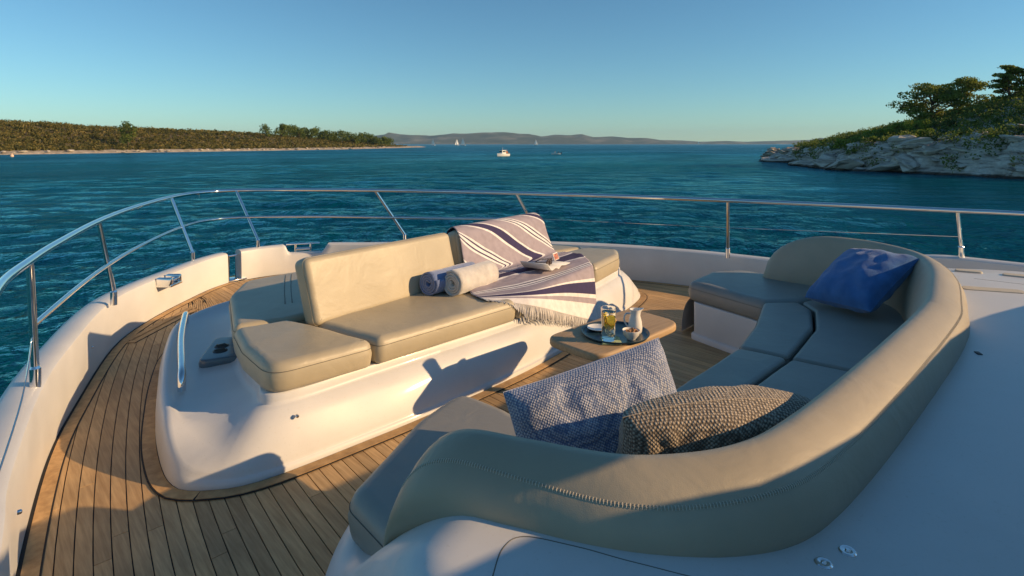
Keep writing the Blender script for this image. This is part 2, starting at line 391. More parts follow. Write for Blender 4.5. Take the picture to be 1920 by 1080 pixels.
# ------------------------------------------------------------------ far mountains
def mountains(name, prof, dist, depth, mat, seed):
    NX, NY = 420, 34; V = []; F = []
    X0, X1 = prof[0][0], prof[-1][0]
    for j in range(NY):
        for i in range(NX):
            px = X0+(X1-X0)*i/(NX-1); t = j/(NY-1)
            top = lerp_curve(prof, px)*dist*1.08
            Y = dist*(1+0.0)+depth*(t-0.75); X = px*dist
            k = sstep(0, 0.75, t) if t <= 0.75 else 1-sstep(0.75, 1.0, t)
            nn = noise.fractal((X*0.0016+seed, Y*0.0016, seed), 1.0, 2.0, 5)
            rid = abs(noise.noise((X*0.0022+seed*3, Y*0.0009, 2.0)))
            z = SEAZ-8+(top+10)*k*(1+0.10*nn-0.9*rid*(1-k)*1.6)
            V.append((*bearing(X, Y), z))
    for j in range(NY-1):
        for i in range(NX-1): F.append((j*NX+i, j*NX+i+1, (j+1)*NX+i+1, (j+1)*NX+i))
    return mesh(name, V, F, mat)
MT = foliage('far_slopes', [(0.03, 0.05, 0.035), (0.10, 0.11, 0.08), (0.34, 0.30, 0.23)], 0.0032)
k = 1/1067
prof = [(-520*k, 0.0), (-420*k, 2*k), (-340*k, 6*k), (-300*k, 10*k), (-270*k, 13*k), (-235*k, 17*k), (-230*k, 20*k), (-210*k, 17*k), (-150*k, 14*k), (-110*k, 19*k), (-20*k, 19.5*k), (30*k, 18*k), (55*k, 14*k), (80*k, 17*k), (110*k, 15*k), (130*k, 17*k), (150*k, 13*k), (185*k, 14*k), (215*k, 11*k), (250*k, 10.5*k), (270*k, 8*k), (290*k, 0)]
struct(mountains('far_mountains', prof, 9000, 1500, MT, 3.1), 'blue hazy mountain ridge on the horizon')
prof2 = [(150*k, 0), (200*k, 7*k), (250*k, 8*k), (320*k, 6*k), (350*k, 4*k), (400*k, 6*k), (440*k, 4*k), (500*k, 6*k), (560*k, 8*k), (580*k, 11*k), (600*k, 8*k), (660*k, 8*k), (740*k, 0)]
struct(mountains('far_hills', prof2, 10300, 900, MT, 8.3), 'low pale hills far off on the horizon')

# ------------------------------------------------------------------ terrain of the two shores
def shore_dist(C, x, y):
    best = 1e9; sg = 1
    for a, b in zip(C, C[1:]):
        dx, dy = b[0]-a[0], b[1]-a[1]; t = max(0, min(1, ((x-a[0])*dx+(y-a[1])*dy)/(dx*dx+dy*dy)))
        qx, qy = a[0]+dx*t, a[1]+dy*t; d = math.hypot(x-qx, y-qy)
        if d < best: best = d; sg = 1 if dx*(y-a[1])-dy*(x-a[0]) > 0 else -1
    return best*sg
def leafmesh(name, cen, size, mat, parent=None, flat=0.0):
    cen = np.asarray(cen, float); N = len(cen)
    a = RNG.normal(size=(N, 3)); a[:, 2] *= 1-flat; a /= np.linalg.norm(a, axis=1)[:, None]
    b = RNG.normal(size=(N, 3)); b[:, 2] *= 1-flat; b -= (a*b).sum(1)[:, None]*a; b /= np.linalg.norm(b, axis=1)[:, None]
    sz = (np.asarray(size)*RNG.uniform(0.6, 1.3, N))[:, None]; a *= sz; b *= sz*0.7
    v = np.stack([cen-a, cen-b*0.9, cen+a, cen+b], 1).reshape(-1, 3)
    me = bpy.data.meshes.new(name); me.vertices.add(4*N); me.vertices.foreach_set('co', v.astype(np.float32).ravel())
    me.loops.add(4*N); me.loops.foreach_set('vertex_index', np.arange(4*N, dtype=np.int32))
    me.polygons.add(N); me.polygons.foreach_set('loop_start', np.arange(0, 4*N, 4, dtype=np.int32)); me.polygons.foreach_set('loop_total', np.full(N, 4, np.int32))
    me.materials.append(mat); me.update(); me.validate()
    o = bpy.data.objects.new(name, me); link(o, parent); return o
def clump(c, r, n, hz=0.75):
    d = RNG.normal(size=(n, 3)); d /= np.linalg.norm(d, axis=1)[:, None]
    rad = RNG.uniform(0.45, 1.0, n)[:, None]**0.6
    lump = np.array([noise.noise((x[0]*2+c[0], x[1]*2+c[1], x[2]*2+c[2])) for x in d])[:, None]
    p = d*rad*(1+0.35*lump)*r; p[:, 2] *= hz
    return p+np.array(c)
SCRUB_B = foliage('brown_scrub', [(0.028, 0.045, 0.010), (0.14, 0.125, 0.026), (0.34, 0.25, 0.07)], 0.30)
SCRUB_G = foliage('green_scrub', [(0.03, 0.06, 0.012), (0.11, 0.16, 0.025), (0.24, 0.26, 0.04)], 0.35)
SCRUB_L = foliage('lime_shrub', [(0.12, 0.18, 0.02), (0.24, 0.30, 0.035), (0.34, 0.36, 0.06)], 0.8)
PINE = foliage('pine_needles', [(0.06, 0.09, 0.016), (0.17, 0.21, 0.03), (0.30, 0.30, 0.05)], 0.6)
SOIL = simple('dry_soil', (0.13, 0.10, 0.06), 0.95, var=0.4, vscale=0.3)
BARK = simple('pine_bark', (0.09, 0.06, 0.04), 0.9, var=0.3, vscale=6, bmp=0.6, bscale=14)
def shoremat():
    m, n, l, p = newmat('shore_ground')
    t = tex(n, l, 'Noise', 0.45, Detail=8.0, Roughness=0.65); r = ramp(n, [(0.3, (0.22, 0.18, 0.13)), (0.7, (0.55, 0.47, 0.37))]); l.new(t.outputs[0], r.inputs[0])
    t2 = tex(n, l, 'Noise', 0.12, Detail=7.0); r2 = ramp(n, [(0.3, (0.06, 0.045, 0.02)), (0.7, (0.15, 0.11, 0.05))]); l.new(t2.outputs[0], r2.inputs[0])
    geo = n.new('ShaderNodeNewGeometry'); sp = n.new('ShaderNodeSeparateXYZ'); l.new(geo.outputs['Position'], sp.inputs[0])
    mr = n.new('ShaderNodeMapRange'); mr.inputs[1].default_value = -1.0; mr.inputs[2].default_value = -0.4; l.new(sp.outputs[2], mr.inputs[0])
    l.new(mix(n, l, r.outputs[0], r2.outputs[0], mr.outputs[0]), p.inputs['Base Color']); p.inputs['Roughness'].default_value = 0.9
    bump(n, l, p, t.outputs[0], 0.8, 0.4); return m
SHORE = shoremat()
def terrain(name, x0, x1, y0, y1, nx, ny, hf, mat, label):
    V = []; F = []
    for j in range(ny):
        for i in range(nx):
            X = x0+(x1-x0)*i/(nx-1); Y = y0+(y1-y0)*j/(ny-1); V.append((*bearing(X, Y), hf(X, Y)))
    for j in range(ny-1):
        for i in range(nx-1):
            q = (j*nx+i, j*nx+i+1, (j+1)*nx+i+1, (j+1)*nx+i)
            if max(V[a][2] for a in q) > SEAZ-1.2: F.append(q)
    return struct(mesh(name, V, F, mat, None, True, None, 28), label)
# --- left shore (low scrub-covered spit)
LS = [(-420, 150), (-300, 176), (-183, 203), (-168, 245), (-152, 290), (-136, 345), (-121, 405), (-113, 520), (-106, 676), (-112, 720), (-200, 800)]
LP = [(-0.95, 47), (-0.9, 42), (-0.82, 39), (-0.75, 32), (-0.66, 29), (-0.55, 25), (-0.46, 20), (-0.40, 15), (-0.32, 9), (-0.25, 5), (-0.2, 1.5), (-0.155, -1.0)]
def left_h(X, Y):
    d = shore_dist(LS, X, Y)
    if d < -3: return SEAZ-2
    nn = noise.fractal((X*0.03, Y*0.03, 1.7), 1.0, 2.0, 4)
    top = 1.6+max(-3.0, lerp_curve(LP, X/Y))*(Y+0)/1067-1.2
    beach = SEAZ+0.35*max(0, d)+0.4*nn
    if d < 4: return min(beach, SEAZ+1.4+0.3*nn)
    k = sstep(3, 60, d)
    return (SEAZ+1.3)*(1-k)+max(top, SEAZ+1.2)*k*(1 if d < 110 else 1)+0.7*nn*k
terrain('left_shore_ground', -430, -98, 140, 760, 90, 150, left_h, SHORE, 'low scrub covered spit of land on the left')
cen = []; siz = []
random.seed(3)
cnt = 0
while cnt < 5200:
    px = random.uniform(-0.95, -0.17); Y = 190+random.random()**1.3*420; X = px*Y
    d = shore_dist(LS, X, Y)
    if d < 3.5 or d > 150: continue
    if random.random() > 1.1-d/170: continue
    r = (0.7+1.9*random.random()**2)*(0.8 if d < 8 else 1); x, y = bearing(X, Y); z = left_h(X, Y)
    n_ = 26 if Y < 330 else 14
    cen.append(clump((x, y, z+r*0.35), r, n_, 0.7)); siz.append(np.full(n_, 0.42 if Y < 330 else 0.6)); cnt += 1
tag(leafmesh('scrub', np.vstack(cen), np.concatenate(siz), SCRUB_B), 'olive brown scrub covering the left shore', 'scrub', kind='stuff')
# rocks along the left water line
def rockmesh(name, seed, sub=2):
    bm = bmesh.new(); bmesh.ops.create_icosphere(bm, subdivisions=sub, radius=1)
    for v in bm.verts:
        p = v.co.copy(); q = noise.cell_vector(p*1.3+Vector((seed, seed*2, 0)))
        k = 0.75+0.5*noise.noise(p*1.1+Vector((seed, 0, seed)))+0.25*noise.noise(p*2.7+Vector((0, seed, 0)))
        v.co = p*k
        v.co.z *= 0.75
    for i in range(4):   # flat fracture faces
        nrm = Vector((math.sin(seed*3+i*2), math.cos(seed*5+i*1.7), math.sin(seed+i)*0.6)).normalized()
        for v in bm.verts:
            dd = v.co.dot(nrm)-0.62
            if dd > 0: v.co -= nrm*dd*0.9
    me = bpy.data.meshes.new(name); bm.to_mesh(me); bm.free(); me.materials.append(ROCK); return me
RM = [rockmesh('rock', 1.3+i*2.17) for i in range(7)]
RMS = [rockmesh('small_rock', 2.3+i*1.57, 1) for i in range(5)]
lroot = bpy.data.objects['left_shore_ground']
for i in range(120):
    t = i/119; Y = 196+t*330; X = None
    for a, b in zip(LS, LS[1:]):
        if a[1] <= Y <= b[1]: X = a[0]+(b[0]-a[0])*(Y-a[1])/(b[1]-a[1])
    if X is None: continue
    X -= random.uniform(-0.5, 5); sc = random.uniform(0.5, 1.5)
    o = bpy.data.objects.new('rock', RMS[i % 5]); link(o, lroot); x, y = bearing(X, Y); o.location = (x, y, SEAZ+random.uniform(0.1, 1.2))
    o.scale = (sc*random.uniform(1, 1.8), sc, sc*0.7); o.rotation_euler = (0, 0, random.uniform(0, 6))
# --- trees
def tree(name, X, Y, z, h, spread, mat, label, group, shape='pine', seed=0, nl=2600, lsz=0.16, cat='tree', lean=0.0):
    rs = random.Random(seed); x, y = bearing(X, Y)
    t = empty(name, (x, y, z)); tag(t, label, cat, group)
    mb = MB(); th = h*(0.62 if shape == 'pine' else 0.45)
    mb.tube([(0, 0, -0.6), (lean*0.1, 0, th*0.3), (lean*0.3, 0.1, th*0.65), (lean*0.5, 0.1, th)], [h*0.035, h*0.03, h*0.022, h*0.010], 8)
    pts = []
    nb = 17 if shape == 'pine' else 13
    for i in range(nb):
        f = i/(nb-1); a = rs.uniform(0, 6.28)+i*2.4
        if shape == 'pine':
            zz = h*(0.36+0.56*f); ext = spread*(0.55+0.5*math.sin(math.pi*min(1, (0.28+f*0.75))))*rs.uniform(0.6, 1.08)*(1-0.45*f)
            fl = 0.36
        else:
            zz = h*(0.24+0.6*f); ext = spread*math.sin(math.pi*(0.28+0.62*f))*rs.uniform(0.35, 0.85); fl = 0.8
        tip = (lean*f*0.5+ext*math.cos(a), ext*math.sin(a), zz+ext*0.12)
        mb.tube([(lean*0.3*f, 0, min(zz-ext*0.35, th)), (tip[0]*0.55, tip[1]*0.55, zz-ext*0.08), tip], [h*0.013, h*0.008, h*0.003], 5)
        for q in range(2 if shape == 'pine' else 1):
            f2 = 1.0 if q == 0 else 0.55
            c = (tip[0]*f2+rs.uniform(-.2, .2), tip[1]*f2+rs.uniform(-.2, .2), zz+ext*0.12*f2+0.1)
            pts.append(clump(c, spread*(0.36 if shape == 'pine' else 0.5)*rs.uniform(0.7, 1.15), nl//(nb*2), fl))
    mb.build('trunk', BARK, t)
    leafmesh('crown', np.vstack(pts), lsz, mat, t)
    return t
def lz(X, Y): return left_h(X, Y)
tree('tree', -0.675*262, 262, lz(-0.675*262, 262)-0.3, 13.0, 4.6, SCRUB_G, 'lone dark round tree rising above the scrub on the left shore', None, 'round', 5, 3400, 0.34)
tree('tree', -0.434*385, 385, lz(-0.434*385, 385), 10.5, 4.6, SCRUB_G, 'small dark tree left of the tree row on the spit', None, 'round', 6, 1600, 0.42)
random.seed(21)
ORD = ['first', 'second', 'third', 'fourth', 'fifth', 'sixth', 'seventh', 'eighth', 'ninth', 'tenth', 'eleventh', 'twelfth', 'thirteenth', 'fourteenth', 'fifteenth', 'sixteenth', 'seventeenth', 'eighteenth', 'nineteenth']
for i in range(19):
    px = -0.405+i*0.0105; Y = 430+i*8+random.uniform(-12, 12); X = px*Y
    tree('spit_tree', X, Y, max(SEAZ+0.8, lz(X, Y)-0.5), random.uniform(9.5, 12.5)*(1 if i < 16 else 0.8), random.uniform(5.0, 6.6), SCRUB_G, f'green round tree, {ORD[i]} from the left in the row on the spit', 'tree row on the left spit', 'round', 40+i, 2200, 0.5)
# --- right headland
RS = [(190, 215), (120, 172), (82, 150), (62, 146), (58.5, 137), (55, 118), (49, 96), (46.5, 86), (48.5, 80), (51, 73.7), (53, 66), (55, 60), (60, 50), (70, 36), (90, 20)]
def right_d(X, Y): return shore_dist(RS, X, Y)
def right_h(X, Y):
    d = right_d(X, Y)
    if d < -3: return SEAZ-2.5
    nn = noise.fractal((X*0.09, Y*0.09, 4.4), 1.0, 2.0, 4)
    rk = noise.fractal((X*0.35, Y*0.35, 9.1), 0.8, 2.1, 4)
    near = sstep(130, 62, Y)
    cl = 2.1+1.9*near
    z = SEAZ-0.6+cl*sstep(-1, 6.5, d)+0.24*max(0, d-2)+0.10*max(0, d-12)*near
    z += (1.0*rk*sstep(0, 2, d))*(1-sstep(7, 12, d))+0.5*nn*sstep(0, 5, d)
    if d < 13:
        st_ = 0.62; q = z/st_+0.35*nn; fq = q-math.floor(q); zt = (math.floor(q)+sstep(0.55, 1.0, fq)-0.35*nn)*st_; z += (zt-z)*0.75*(1-sstep(8, 13, d))*sstep(0.3, 1.5, d)
    px = X/Y
    cap = 1.6+Y/1067*lerp_curve([(0.50, -3), (0.55, 2), (0.60, 14), (0.65, 28), (0.70, 42), (0.78, 54), (0.84, 66), (0.90, 90), (1.0, 115)], px)
    return min(z, cap+0.3*nn)
terrain('right_headland_ground', 42, 140, 26, 196, 220, 360, right_h, ROCK, 'rocky headland rising on the right')
rroot = bpy.data.objects['right_headland_ground']
random.seed(5); nrk = 0; tries = 0
while nrk < 230 and tries < 9000:
    tries += 1
    Y = random.uniform(44, 150); px = random.uniform(0.44, 0.98); X = px*Y; d = right_d(X, Y)
    near = sstep(130, 62, Y)
    if d < 0.0 or d > 6.0+7*near*random.random(): continue
    sc = (0.3+1.9*random.random()**3)*(1.15 if d < 3 else 0.9)
    o = bpy.data.objects.new('rock', RM[nrk % 7]); link(o, rroot); x, y = bearing(X, Y)
    o.location = (x, y, right_h(X, Y)+0.1*sc); o.scale = (sc*random.uniform(1.0, 2.3), sc*random.uniform(0.8, 1.5), sc*random.uniform(0.4, 0.8))
    o.rotation_euler = (random.uniform(-.3, .3), random.uniform(-.3, .3), random.uniform(0, 6.3)); nrk += 1
cen = []; siz = []; cnt = 0
while cnt < 2300:
    Y = random.uniform(56, 150); px = random.uniform(0.5, 1.0); X = px*Y; d = right_d(X, Y); near = sstep(130, 62, Y)
    if d < 1.6 or ((d < 3.4+1.0*near+random.uniform(-1.5, 3.5)*near-2.5*noise.noise((X*0.12, Y*0.12, 3))) and random.random() > 0.10): continue
    if d > 50: continue
    r = random.uniform(0.6, 1.5); x, y = bearing(X, Y)
    cen.append(clump((x, y, right_h(X, Y)+r*0.3), r, 60, 0.7)); siz.append(np.full(60, 0.16)); cnt += 1
tag(leafmesh('macchia', np.vstack(cen), np.concatenate(siz), SCRUB_G), 'dark green macchia covering the right headland', 'scrub', kind='stuff')
def shrub(px, Y, r, mat, label, group, seed):
    X = px*Y; x, y = bearing(X, Y); t = empty('shrub', (x, y, right_h(X, Y))); tag(t, label, 'shrub', group)
    mb = MB(); rs = random.Random(seed)
    for i in range(4): mb.tube([(0, 0, -0.3), (rs.uniform(-.4, .4)*r, rs.uniform(-.4, .4)*r, r*0.6)], [0.05, 0.02], 5)
    mb.build('stem', BARK, t)
    ps = [clump((rs.uniform(-.7, .7)*r, rs.uniform(-.7, .7)*r, r*rs.uniform(0.4, 0.95)), r*rs.uniform(0.35, 0.6), 190, 0.85) for _ in range(7)]
    leafmesh('foliage', np.vstack(ps), 0.12, mat, t)
SHL = ['leftmost yellow green shrub low on the headland slope', 'second yellow green shrub from the left on the headland', 'third yellow green shrub from the left on the headland', 'fourth yellow green shrub from the left on the headland', 'yellow green shrub just left of the broad pine', 'large yellow green shrub in front of the broad pine', 'small yellow green shrub below the broad pine trunk', 'small yellow green shrub nearest the rocks']
for i, (px, Y, r) in enumerate([(0.585, 92, 1.3), (0.612, 93, 1.4), (0.635, 92, 1.5), (0.660, 90, 1.5), (0.685, 91, 1.4), (0.715, 86, 1.6), (0.725, 82, 1.1), (0.64, 86, 1.1)]):
    shrub(px, Y, r, SCRUB_L, SHL[i], 'sunlit shrubs on the headland', 70+i)
def rz(px, Y): return right_h(px*Y, Y)
tree('pine_tree', 0.740*92, 92, rz(0.740, 92)-2.3, 9.0, 5.0, PINE, 'broad flat-topped pine with gaps in its crown on the right headland', None, 'pine', 11, 7600, 0.17, lean=-0.8)
tree('pine_tree', 0.800*98, 98, rz(0.80, 98)-2.2, 8.2, 4.4, PINE, 'lower pine just right of the broad pine on the headland', None, 'pine', 12, 6000, 0.17, lean=0.8)
tree('pine_tree', 0.875*88, 88, rz(0.875, 88)-1.2, 6.8, 2.5, PINE, 'tall pine near the top right corner on the headland crest', None, 'pine', 14, 5000, 0.16)
tree('pine_tree', 0.918*86, 86, rz(0.918, 86)-1.0, 6.0, 2.8, PINE, 'pine cut by the right edge of the picture', None, 'pine', 15, 5000, 0.16)
#@@ENV_END
# ------------------------------------------------------------------ yacht: bulwark and hull
PORT = [(-3.0, -1.5), (-2.96, 0.0), (-2.88, 1.5), (-2.80, 2.4), (-2.765, 2.8), (-2.61, 3.68), (-2.42, 4.36), (-2.06, 5.41), (-1.69, 6.02), (-1.22, 6.56), (-0.95, 6.83), (-0.72, 6.99)]
BOW = [(-0.56, 7.04), (-0.3, 7.06), (0.0, 7.0), (0.35, 6.8), (0.75, 6.42), (1.3, 5.88), (1.9, 5.15), (2.4, 4.45), (2.72, 3.9), (2.95, 3.3), (3.08, 2.78), (3.2, 2.0), (3.3, 0.8), (3.36, -0.5), (3.38, -1.5)]
def capz(x, y):
    z = 0.39-0.05*sstep(4.6, 6.6, y)
    if x > 2: z += 0.22*sstep(2.2, 0.9, y)
    if -0.10 < x < 0.42 and y > 5:
        z -= 0.105*sstep(-0.06, -0.01, x)*sstep(0.38, 0.32, x)
    return z
def bulwark(name, path, label):
    P = catmull(path, 14); n = len(P); prof = []; V = []; F = []
    for i, p in enumerate(P):
        t = P[min(i+1, n-1)]-P[max(i-1, 0)]; t /= np.linalg.norm(t); nv = np.array((-t[1], t[0]))
        zc = capz(*p); wd = 0.17
        pr = [(0.012, -0.05), (0.0, 0.02), (0.004, zc*0.5), (0.010, zc-0.035), (0.016, zc-0.012), (0.034, zc), (wd*0.5, zc+0.006), (wd-0.02, zc-0.002), (wd, zc-0.014), (wd+0.006, zc-0.05), (wd-0.02, -0.1), (wd-0.08, -0.9), (wd-0.45, -2.0), (wd-0.6, -2.45)]
        for d, z in pr: q = p+nv*d; V.append((q[0], q[1], z))
    m = len(pr)
    for i in range(n-1):
        for k in range(m-1): F.append((i*m+k, i*m+k+1, (i+1)*m+k+1, (i+1)*m+k))
    F.append(tuple(range(m))); F.append(tuple((n-1)*m+k for k in range(m))[::-1])
    o = mesh(name, V, F, GEL, None, True, None, 40); return struct(o, label)
bwp = bulwark('bulwark', PORT, 'white port bulwark curving towards the bow')
bws = bulwark('bulwark', BOW, 'white bulwark round the bow and along the starboard side')
# ------------------------------------------------------------------ deck and planks
EDGE = [tuple(p) for p in catmull(PORT, 10)]+[tuple(p) for p in catmull(BOW, 10)]
c0 = (0.0, 3.0); V = [(*c0, -0.006)]+[(p[0]*1.005, p[1], -0.006) for p in EDGE]
F = [(0, i+1, i) for i in range(1, len(EDGE))]+[(0, 1, len(EDGE))]
deck = struct(mesh('deck', V, F, CAULK, None, False), 'teak laid foredeck with black caulked seams')
def edge_s(f):      # port edge and starboard edge at a given y
    a = lerp_curve(sorted([(q[1], q[0]) for q in PORT]), f)
    b = lerp_curve(sorted([(q[1], q[0]) for q in BOW if q[0] > -0.3]), f); return a, b
def Dcur(f): return min(0.95, 0.13*(f-2.6)+0.034*(f-2.8)**2)
def pl_s(s0, f):
    kk = max(0, min(1, (-0.95-s0)/1.25)) if s0 < 0 else -max(0, min(1, (s0-0.95)/1.25))
    return s0+kk*Dcur(f)
PITCH = 0.0605; GAP = 0.0046
def strip(name, s0, f0, f1, parent):
    n = max(2, int((f1-f0)/0.25)+1); V = []; F = []
    for i in range(n):
        f = f0+(f1-f0)*i/(n-1)
        a_ = pl_s(s0-PITCH/2, f)+GAP/2; b_ = max(a_+0.002, pl_s(s0+PITCH/2, f)-GAP/2)
        for q, z in ((a_, -0.006), (a_, 0.0), (b_, 0.0), (b_, -0.006)): V.append((q, f, z))
    for i in range(n-1):
        for k in range(3): F.append((i*4+k, i*4+k+1, (i+1)*4+k+1, (i+1)*4+k))
    F += [(3, 2, 1, 0), tuple((n-1)*4+k for k in range(4))]
    F = [q[::-1] for q in F]
    return mesh(name, V, F, TEAK, parent, False)
random.seed(14)
npl = 0
for i in range(-49, 56):
    s0 = i*PITCH+0.01
    spans = []
    if s0 < -1.15:
        f_end = 7.0
        ff = 1.4
        spans = [(1.3, 7.0)]
    elif s0 < 1.35: spans = [(1.3, 3.3)]+([(5.1, 7.0)] if s0 < 0.3 else [])
    else: spans = [(1.2, 5.0)]
    for a, b in spans:
        # stop at the bulwark
        f = a
        while f < b and edge_s(f)[0]-0.03 < pl_s(s0, f) < edge_s(f)[1]+0.03: f += 0.04
        b = min(b, f)
        if b-a < 0.15: continue
        cuts = [a]; f = a+random.uniform(0.9, 2.4)
        while f < b-0.5: cuts.append(f); f += random.uniform(2.2, 3.4)
        cuts.append(b)
        for c, d in zip(cuts, cuts[1:]): strip('plank', s0, c+0.0015, d-0.0015, deck); npl += 1
print('planks', npl)
def ribbon(name, path, w0, w1, z, mat, parent, closed=False, t=0.003):
    P = [np.array(p[:2], float) for p in path]; n = len(P); V = []; F = []
    for i, p in enumerate(P):
        a = P[(i-1) % n] if (closed or i > 0) else p; b = P[(i+1) % n] if (closed or i < n-1) else p
        tt = b-a; tt /= np.linalg.norm(tt); nv = np.array((-tt[1], tt[0]))
        for d, zz in ((w0, z-t), (w0, z), (w1, z), (w1, z-t)): q = p+nv*d; V.append((q[0], q[1], zz))
    for i in range(n if closed else n-1):
        j = (i+1) % n
        for k in range(3): F.append((i*4+k, j*4+k, j*4+k+1, i*4+k+1))
    return mesh(name, V, F, mat, parent, False)
# edge plank along the port bulwark, with its caulk lines
pe = [p for p in EDGE if p[1] > 1.0 and p[0] < -0.7]
ribbon('caulk_line', pe, -0.075, 0.02, 0.0025, CAULK, deck)
for a in range(0, len(pe)-1, 9): ribbon('margin_plank', pe[a:a+10], -0.068, -0.012, 0.0045, TEAKM, deck)
se = [p for p in EDGE if p[1] < 5.5 and p[0] > 1.0]
ribbon('caulk_line', se, -0.075, 0.02, 0.0025, CAULK, deck)
for a in range(0, len(se)-1, 9): ribbon('margin_plank', se[a:a+10], -0.068, -0.012, 0.0045, TEAKM, deck)
# cross margin at the step to the bow platform
for dd in (0.0, 0.075):
    ribbon('caulk_line', [(-1.95, 5.42+dd), (-1.30, 6.10+dd)], -0.038, 0.038, 0.0028, CAULK, deck)
    ribbon('margin_plank', [(-1.95, 5.42+dd), (-1.30, 6.10+dd)], -0.032, 0.032, 0.0048, TEAKM, deck)
# ------------------------------------------------------------------ sun lounge island
FOOT = [(-2.205, 3.16), (-2.197, 3.0), (-2.158, 2.92), (-2.077, 2.85), (-1.97, 2.79), (-1.78, 2.758), (-1.37, 2.752), (-1.0, 2.757), (-0.21, 2.80), (0.30, 2.873), (1.0, 3.02), (1.6, 3.17), (1.95, 3.27), (2.2, 3.38), (2.31, 3.55), (2.3, 3.8), (2.2, 4.3), (1.95, 4.8), (1.5, 5.2), (0.9, 5.42), (0, 5.5), (-0.8, 5.45), (-1.27, 5.32), (-1.6, 5.12), (-1.78, 4.88), (-1.95, 4.38), (-2.08, 3.88), (-2.165, 3.49)]
AFT = [(-2.2, 2.80), (-1.78, 2.758), (-1.0, 2.757), (-0.21, 2.80), (0.30, 2.873), (1.0, 3.02), (1.6, 3.17), (1.95, 3.27), (2.3, 3.45)]
PLIN = [(-1.78, 2.91), (-1.2, 2.90), (-0.05, 2.945), (0.3, 3.01), (1.0, 3.155), (1.75, 3.36), (2.00, 3.5), (2.02, 3.66), (1.75, 4.2), (1.5, 4.6), (0.9, 4.9), (0, 4.95), (-0.9, 4.87), (-1.27, 4.79), (-1.47, 4.45), (-1.65, 3.84), (-1.76, 3.2)]
CEN = np.array((0.1, 4.1))
def polar(poly, N=300):
    P = catmull(poly, 10, True); ang = []; out = []
    for k in range(N):
        a = -math.pi+2*math.pi*k/N; d = np.array((math.cos(a), math.sin(a))); best = 0
        for i in range(len(P)):
            p = P[i]-CEN; q = P[(i+1) % len(P)]-CEN; e = q-p; den = d[0]*e[1]-d[1]*e[0]
            if abs(den) < 1e-9: continue
            t = (p[0]*e[1]-p[1]*e[0])/den; u = (p[0]*d[1]-p[1]*d[0])/den
            if t > best and -1e-6 <= u <= 1.000001: best = t
        out.append((d, best))
    return out
fo = polar(FOOT); pi_ = polar(PLIN); N = len(fo)
lounge = empty('sun_lounge', (0, 4.1, 0)); tag(lounge, 'white moulded sun lounge island with sand coloured cushions and backrests', 'sun lounge')
def lp(o):   # keep world placement under the lounge empty
    o.location = (o.location[0], o.location[1]-4.1, o.location[2]); return o
rings = []
for (d, rf), (_, rp) in zip(fo, pi_):
    P = CEN+d*rf; wa = 1-sstep(0.02, 0.50, P[1]-lerp_curve(AFT, P[0]))
    sl = rf-rp; mm = min(0.03, sl*0.2); b0 = rp+min(0.05, sl*0.3)
    A = [(rf+0.003, -0.01), (rf+0.006, 0.012), (rf+0.002, 0.030), (rf-0.010, 0.036), (rf-0.014, 0.042), (rf-0.018, 0.055), (rf-0.024, 0.075), (rf*0.66+b0*0.34, 0.13), (rf*0.36+b0*0.64, 0.205), (b0, 0.268), (rp+0.022, 0.277), (rp+0.006, 0.284), (rp+0.002, 0.300), (rp-0.002, 0.326), (rp-0.010, 0.334), (rp-0.05, 0.336)]
    B = [(rf+0.003, -0.01), (rf+0.010, 0.03), (rf+0.010, 0.10), (rf+0.004, 0.17), (rf-0.010, 0.214), (rf-mm*1.0, 0.230), (rf-mm*1.7, 0.233), (rf-mm*2.6, 0.222), (rf-mm*3.2, 0.210), (b0, 0.222), (rp+0.022, 0.232), (rp+0.006, 0.250), (rp+0.002, 0.285), (rp-0.002, 0.326), (rp-0.010, 0.334), (rp-0.05, 0.336)]
    col = [(a_[0]*wa+b_[0]*(1-wa), a_[1]*wa+b_[1]*(1-wa)) for a_, b_ in zip(A, B)]
    rings.append([(CEN[0]+d[0]*r, CEN[1]+d[1]*r, z) for r, z in col])
m = len(rings[0]); V = [p for r in rings for p in r]; F = []
for i in range(N):
    j = (i+1) % N
    for k in range(m-1): F.append((i*m+k, j*m+k, j*m+k+1, i*m+k+1))
F.append(tuple(i*m+m-1 for i in range(N)))
lp(mesh('base', V, F, GEL, lounge, True, None, 50))
# teak margin round the island: belongs to the deck
mo = [CEN+d*rf for d, rf in fo]
mo2 = [tuple(p) for p in mo]
ribbon('caulk_line', mo2, -0.078, 0.03, 0.0055, CAULK, deck, True)
nm = len(mo2)
for a in range(0, nm, 24): ribbon('margin_plank', [mo2[(a+q) % nm] for q in range(min(25, nm-a+1))], -0.070, -0.009, 0.0078, TEAKM, deck)
# cushions
Z0, Z1 = 0.337, 0.49
def cu(name, pts, z0=Z0, z1=Z1, mat=SAND, **kw): return lp(cushion(name, pts, z0, z1, mat, lounge, seam=PIPE, **kw))
cu('seat_cushion', [(-1.815, 2.875, 0.13), (-1.225, 2.862, 0.03), (-1.345, 3.40, 0.03), (-1.42, 3.60, 0.04), (-1.735, 3.66, 0.06), (-1.80, 3.3, 0.3)], r=0.05)
cu('seat_cushion', [(-1.205, 2.862, 0.03), (-0.065, 2.905, 0.03), (-0.02, 3.66, 0.03), (-1.325, 3.44, 0.03)], r=0.05)
cu('seat_cushion', [(-0.045, 2.906, 0.03), (0.3, 2.975, 0.4), (1.15, 3.165, 0.03), (1.27, 3.90, 0.03), (0.0, 3.66, 0.03)], r=0.05)
cu('seat_cushion', [(1.17, 3.17, 0.03), (1.78, 3.345, 0.12), (2.07, 3.56, 0.14), (1.98, 3.82, 0.1), (1.42, 3.84, 0.05), (1.29, 3.90, 0.03)], r=0.05, z1=0.505)
